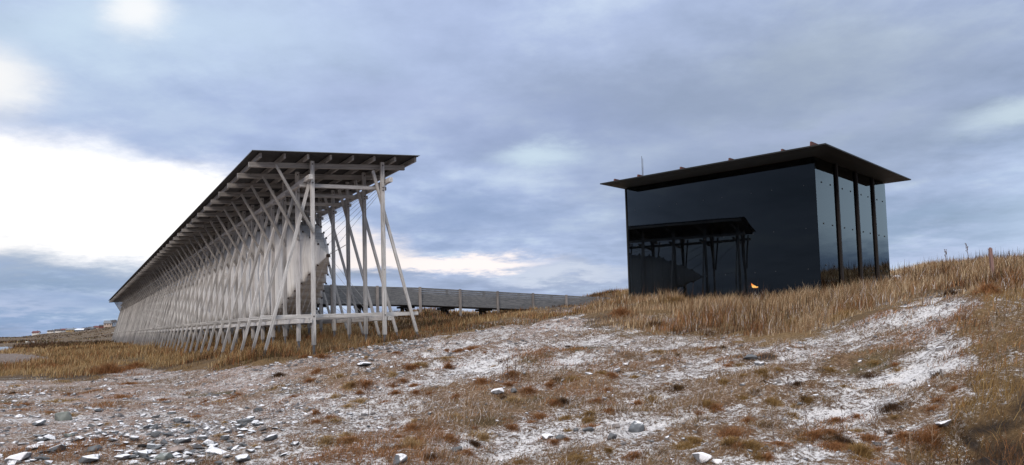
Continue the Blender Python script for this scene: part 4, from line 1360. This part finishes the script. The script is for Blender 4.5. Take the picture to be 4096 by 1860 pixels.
# white boat drawn up by the bay
p = at(75, 863, 205)
bo = []
L_, B_, D_ = 2.1, .9, .36
nst = 9
bv, bf = [], []
for i in range(nst):
    t = i / (nst - 1) * 2 - 1
    wd = B_ / 2 * max(.03, (1 - abs(t) ** 2.4)); sh = .25 * t * t
    for (yy, zz) in ((-1, D_ + sh), (-.75, .3), (0, .05), (.75, .3), (1, D_ + sh), (.8, D_ + sh), (0, .35), (-.8, D_ + sh)):
        bv.append((t * L_ / 2, yy * wd, zz))
for i in range(nst - 1):
    for j in range(8):
        bf.append((i * 8 + j, i * 8 + (j + 1) % 8, (i + 1) * 8 + (j + 1) % 8, (i + 1) * 8 + j))
bf.append(tuple(range(8))); bf.append(tuple((nst - 1) * 8 + j for j in range(7, -1, -1)))
boat = mesh_obj('rowing_boat', bv, bf, HM['white'])
boat.location = (p[0], p[1], max(WATER_Z, float(height(np.array([p[0]]), np.array([p[1]]))[0])) + .05); boat.rotation_euler = (0, 0, .2)
tag(boat, 'small white open boat lying at the edge of the bay', 'boat')

# ------------------------------------------------------------------ sky and light
SUN_AZ, SUN_EL = math.radians(-158), math.radians(33)          # azimuth from the view direction, to the left
wd = bpy.data.worlds.new('World'); SC.world = wd; wd.use_nodes = True
nt = wd.node_tree; nt.nodes.clear()
out = N(nt, 'ShaderNodeOutputWorld'); bg = N(nt, 'ShaderNodeBackground')
sky = N(nt, 'ShaderNodeTexSky'); sky.sky_type = 'NISHITA'; sky.sun_disc = False
sky.sun_elevation = SUN_EL; sky.sun_rotation = SUN_AZ
sky.altitude = 10; sky.air_density = 1.0; sky.dust_density = 1.5
tc = N(nt, 'ShaderNodeTexCoord'); D = tc.outputs['Generated']


def vm(op, a, b=None):
    n = N(nt, 'ShaderNodeVectorMath', operation=op)
    for i, v in enumerate((a, b)):
        if v is None: continue
        if isinstance(v, (tuple, list, np.ndarray)): n.inputs[i].default_value = tuple(float(x) for x in v)
        else: nt.links.new(v, n.inputs[i])
    return n.outputs['Value'] if op == 'DOT_PRODUCT' else n.outputs[0]


sx = N(nt, 'ShaderNodeSeparateXYZ'); nt.links.new(D, sx.inputs[0])
# cloud-deck coordinates: direction projected on a layer overhead
zc = math_n(nt, 'ADD', math_n(nt, 'MAXIMUM', sx.outputs[2], 0.0), .16)
cb = N(nt, 'ShaderNodeCombineXYZ')
nt.links.new(math_n(nt, 'DIVIDE', sx.outputs[0], zc), cb.inputs[0]); nt.links.new(math_n(nt, 'DIVIDE', sx.outputs[1], zc), cb.inputs[1])
PL = cb.outputs[0]


def wnoise(vec, scale, detail, rough=.5, out_i=0):
    n = N(nt, 'ShaderNodeTexNoise'); n.inputs['Scale'].default_value = scale; n.inputs['Detail'].default_value = detail; n.inputs['Roughness'].default_value = rough
    nt.links.new(vec, n.inputs['Vector']); return n.outputs[out_i]


wrp = vm('MULTIPLY', vm('SUBTRACT', wnoise(PL, 1.9, 8, .65, 1), (.5, .5, .5)), (.19, .19, .15))
DW = vm('ADD', D, wrp); DG = vm('ADD', D, vm('MULTIPLY', wrp, (.55, .55, .5)))
n_big = wnoise(PL, .55, 5, .55); n_mid = wnoise(PL, 1.7, 6, .58); n_fine = wnoise(PL, 5.5, 5, .6)
cl = math_n(nt, 'ADD', math_n(nt, 'MULTIPLY', n_big, .42), math_n(nt, 'ADD', math_n(nt, 'MULTIPLY', n_mid, .46), math_n(nt, 'MULTIPLY', n_fine, .19)))
cloud = ramp(nt, [(.37, (.22, .295, .42)), (.46, (.35, .44, .645)), (.54, (.475, .575, .82)), (.64, (.70, .82, .98))], cl)


def sky_blob(vec, dx, dy, rx, ry, ang=0):
    """soft patch of sky round a direction; radii in radians"""
    c = ray(dx, dy)
    r = np.array([c[1], -c[0], 0]); r /= np.linalg.norm(r); u = np.cross(r, c)
    ca, sa = math.cos(ang), math.sin(ang)
    r, u = r * ca + u * sa, -r * sa + u * ca
    dc = math_n(nt, 'MAXIMUM', vm('DOT_PRODUCT', vec, c), .02)
    a = math_n(nt, 'DIVIDE', vm('DOT_PRODUCT', vec, r / rx), dc)
    b = math_n(nt, 'DIVIDE', vm('DOT_PRODUCT', vec, u / ry), dc)
    q_ = math_n(nt, 'ADD', math_n(nt, 'MULTIPLY', a, a), math_n(nt, 'MULTIPLY', b, b))
    return math_n(nt, 'EXPONENT', math_n(nt, 'MULTIPLY', q_, -1.0))


px = lambda n: n / 1910.
c = cloud
for (dx, dy, rx, ry, ang, colr, amt) in [
    (1500, 250, 380, 110, -.1, (.275, .335, .455), .55), (2100, 380, 420, 70, 0, (.27, .33, .44), .5), (2050, 210, 520, 200, .1, (.28, .34, .455), .75), (1300, 330, 420, 110, -.1, (.30, .37, .59), .55), (420, 280, 360, 90, -.05, (.325, .415, .67), .55), (2250, 560, 420, 60, .05, (.26, .365, .53), .7), (1750, 520, 260, 90, 0, (.25, .305, .45), .6),
    (90, 665, 420, 62, -.02, (.225, .335, .525), .95), (120, 800, 420, 40, 0, (.24, .37, .60), .85), (1150, 550, 300, 60, -.05, (.26, .355, .58), .7), (1350, 715, 500, 35, 0, (.29, .36, .54), .7), (1080, 80, 260, 120, 0, (.48, .57, .82), .5), (650, 90, 260, 110, 0, (.60, .73, .93), .7),
    (230, 120, 300, 120, .2, (.64, .79, .93), .75), (1000, 250, 240, 60, 0, (.50, .58, .83), .4), (2000, 330, 260, 40, 0, (.47, .54, .76), .4), (2400, 640, 300, 30, 0, (.50, .58, .80), .5), (1600, 100, 200, 80, 0, (.50, .59, .82), .4)]:
    c = mixc(nt, math_n(nt, 'MULTIPLY', sky_blob(DW, dx, dy, px(rx), px(ry), ang), amt), c, colr)


def gap(c, dx, dy, rx, ry, ang, colr, gain):
    f = math_n(nt, 'MULTIPLY', sky_blob(DG, dx, dy, px(rx), px(ry), ang), gain)
    mr = N(nt, 'ShaderNodeMapRange', interpolation_type='SMOOTHSTEP'); mr.inputs[1].default_value = .12; mr.inputs[2].default_value = 1.05
    nt.links.new(f, mr.inputs[0])
    return mixc(nt, mr.outputs[0], c, colr)


for g in [(120, 500, 460, 110, -.12, (1.3, 1.26, 1.22), 1.75), (490, 530, 290, 100, -.3, (1.28, 1.25, 1.22), 1.7), (-420, 480, 420, 130, 0, (1.25, 1.2, 1.15), 1.5), (365, 45, 80, 70, .5, (1.0, 1.02, 1.04), 1.0), (-10, 215, 110, 75, 0, (1.0, 1.0, 1.0), .95),
          (4600, 300, 900, 260, 0, (1.0, 1.22, 1.42), 1.0), (4350, 560, 420, 60, .1, (.26, .38, .60), 1.0), (5200, 430, 200, 90, .3, (.30, .42, .64), 1.0),
          (1355, 388, 150, 46, 0, (.66, .80, .90), .8), (1110, 658, 270, 26, -.03, (1.1, 1.0, .98), 1.5), (930, 630, 130, 50, -.2, (1.05, .95, .92), 1.15), (2570, 295, 160, 46, .1, (.64, .76, .84), .8), (1420, 690, 260, 24, 0, (.64, .70, .84), .9), (0, 765, 260, 22, -.08, (.55, .63, .84), .6)]:
    c = gap(c, *g)
# thicker, brighter light from overhead, as under a real overcast
zen = N(nt, 'ShaderNodeMapRange', interpolation_type='SMOOTHSTEP'); zen.inputs[1].default_value = .45; zen.inputs[2].default_value = .95
zen.inputs[3].default_value = 0.0; zen.inputs[4].default_value = 1.0
nt.links.new(sx.outputs[2], zen.inputs[0])
c = mixc(nt, 1.0, c, mixc(nt, zen.outputs[0], (1., 1., 1.), (5.3, 4.6, 3.5)), 'MULTIPLY')
# the sky behind the viewer hangs darker near the ground
bk = N(nt, 'ShaderNodeMapRange', interpolation_type='SMOOTHSTEP'); bk.inputs[1].default_value = .15; bk.inputs[2].default_value = -.5
nt.links.new(sx.outputs[1], bk.inputs[0])
lw = N(nt, 'ShaderNodeMapRange', interpolation_type='SMOOTHSTEP'); lw.inputs[1].default_value = .75; lw.inputs[2].default_value = .25
nt.links.new(sx.outputs[2], lw.inputs[0])
c = mixc(nt, math_n(nt, 'MULTIPLY', math_n(nt, 'MULTIPLY', bk.outputs[0], lw.outputs[0]), .55), c, (.115, .145, .19))
skyc = mixc(nt, 1.0, sky.outputs[0], (.1, .1, .1), 'MULTIPLY')
c = mixc(nt, .93, skyc, c)
nt.links.new(c, bg.inputs[0]); bg.inputs[1].default_value = 1.0
nt.links.new(bg.outputs[0], out.inputs[0])

sd = bpy.data.lights.new('sun', 'SUN'); sd.energy = 1.9; sd.angle = math.radians(14); sd.color = (1.0, .87, .74)
so = bpy.data.objects.new('sun', sd); COL.objects.link(so)
dv = Vector((math.sin(SUN_AZ) * math.cos(SUN_EL), math.cos(SUN_AZ) * math.cos(SUN_EL), math.sin(SUN_EL)))
so.rotation_euler = (-dv).to_track_quat('-Z', 'Y').to_euler()

SC.view_settings.view_transform = 'Standard'; SC.view_settings.look = 'None'
SC.view_settings.exposure = 0.0; SC.view_settings.gamma = 1.0; SC.view_settings.use_curve_mapping = False
SC.cycles.max_bounces = 8; SC.cycles.transparent_max_bounces = 12
SC.cycles.use_denoising = True
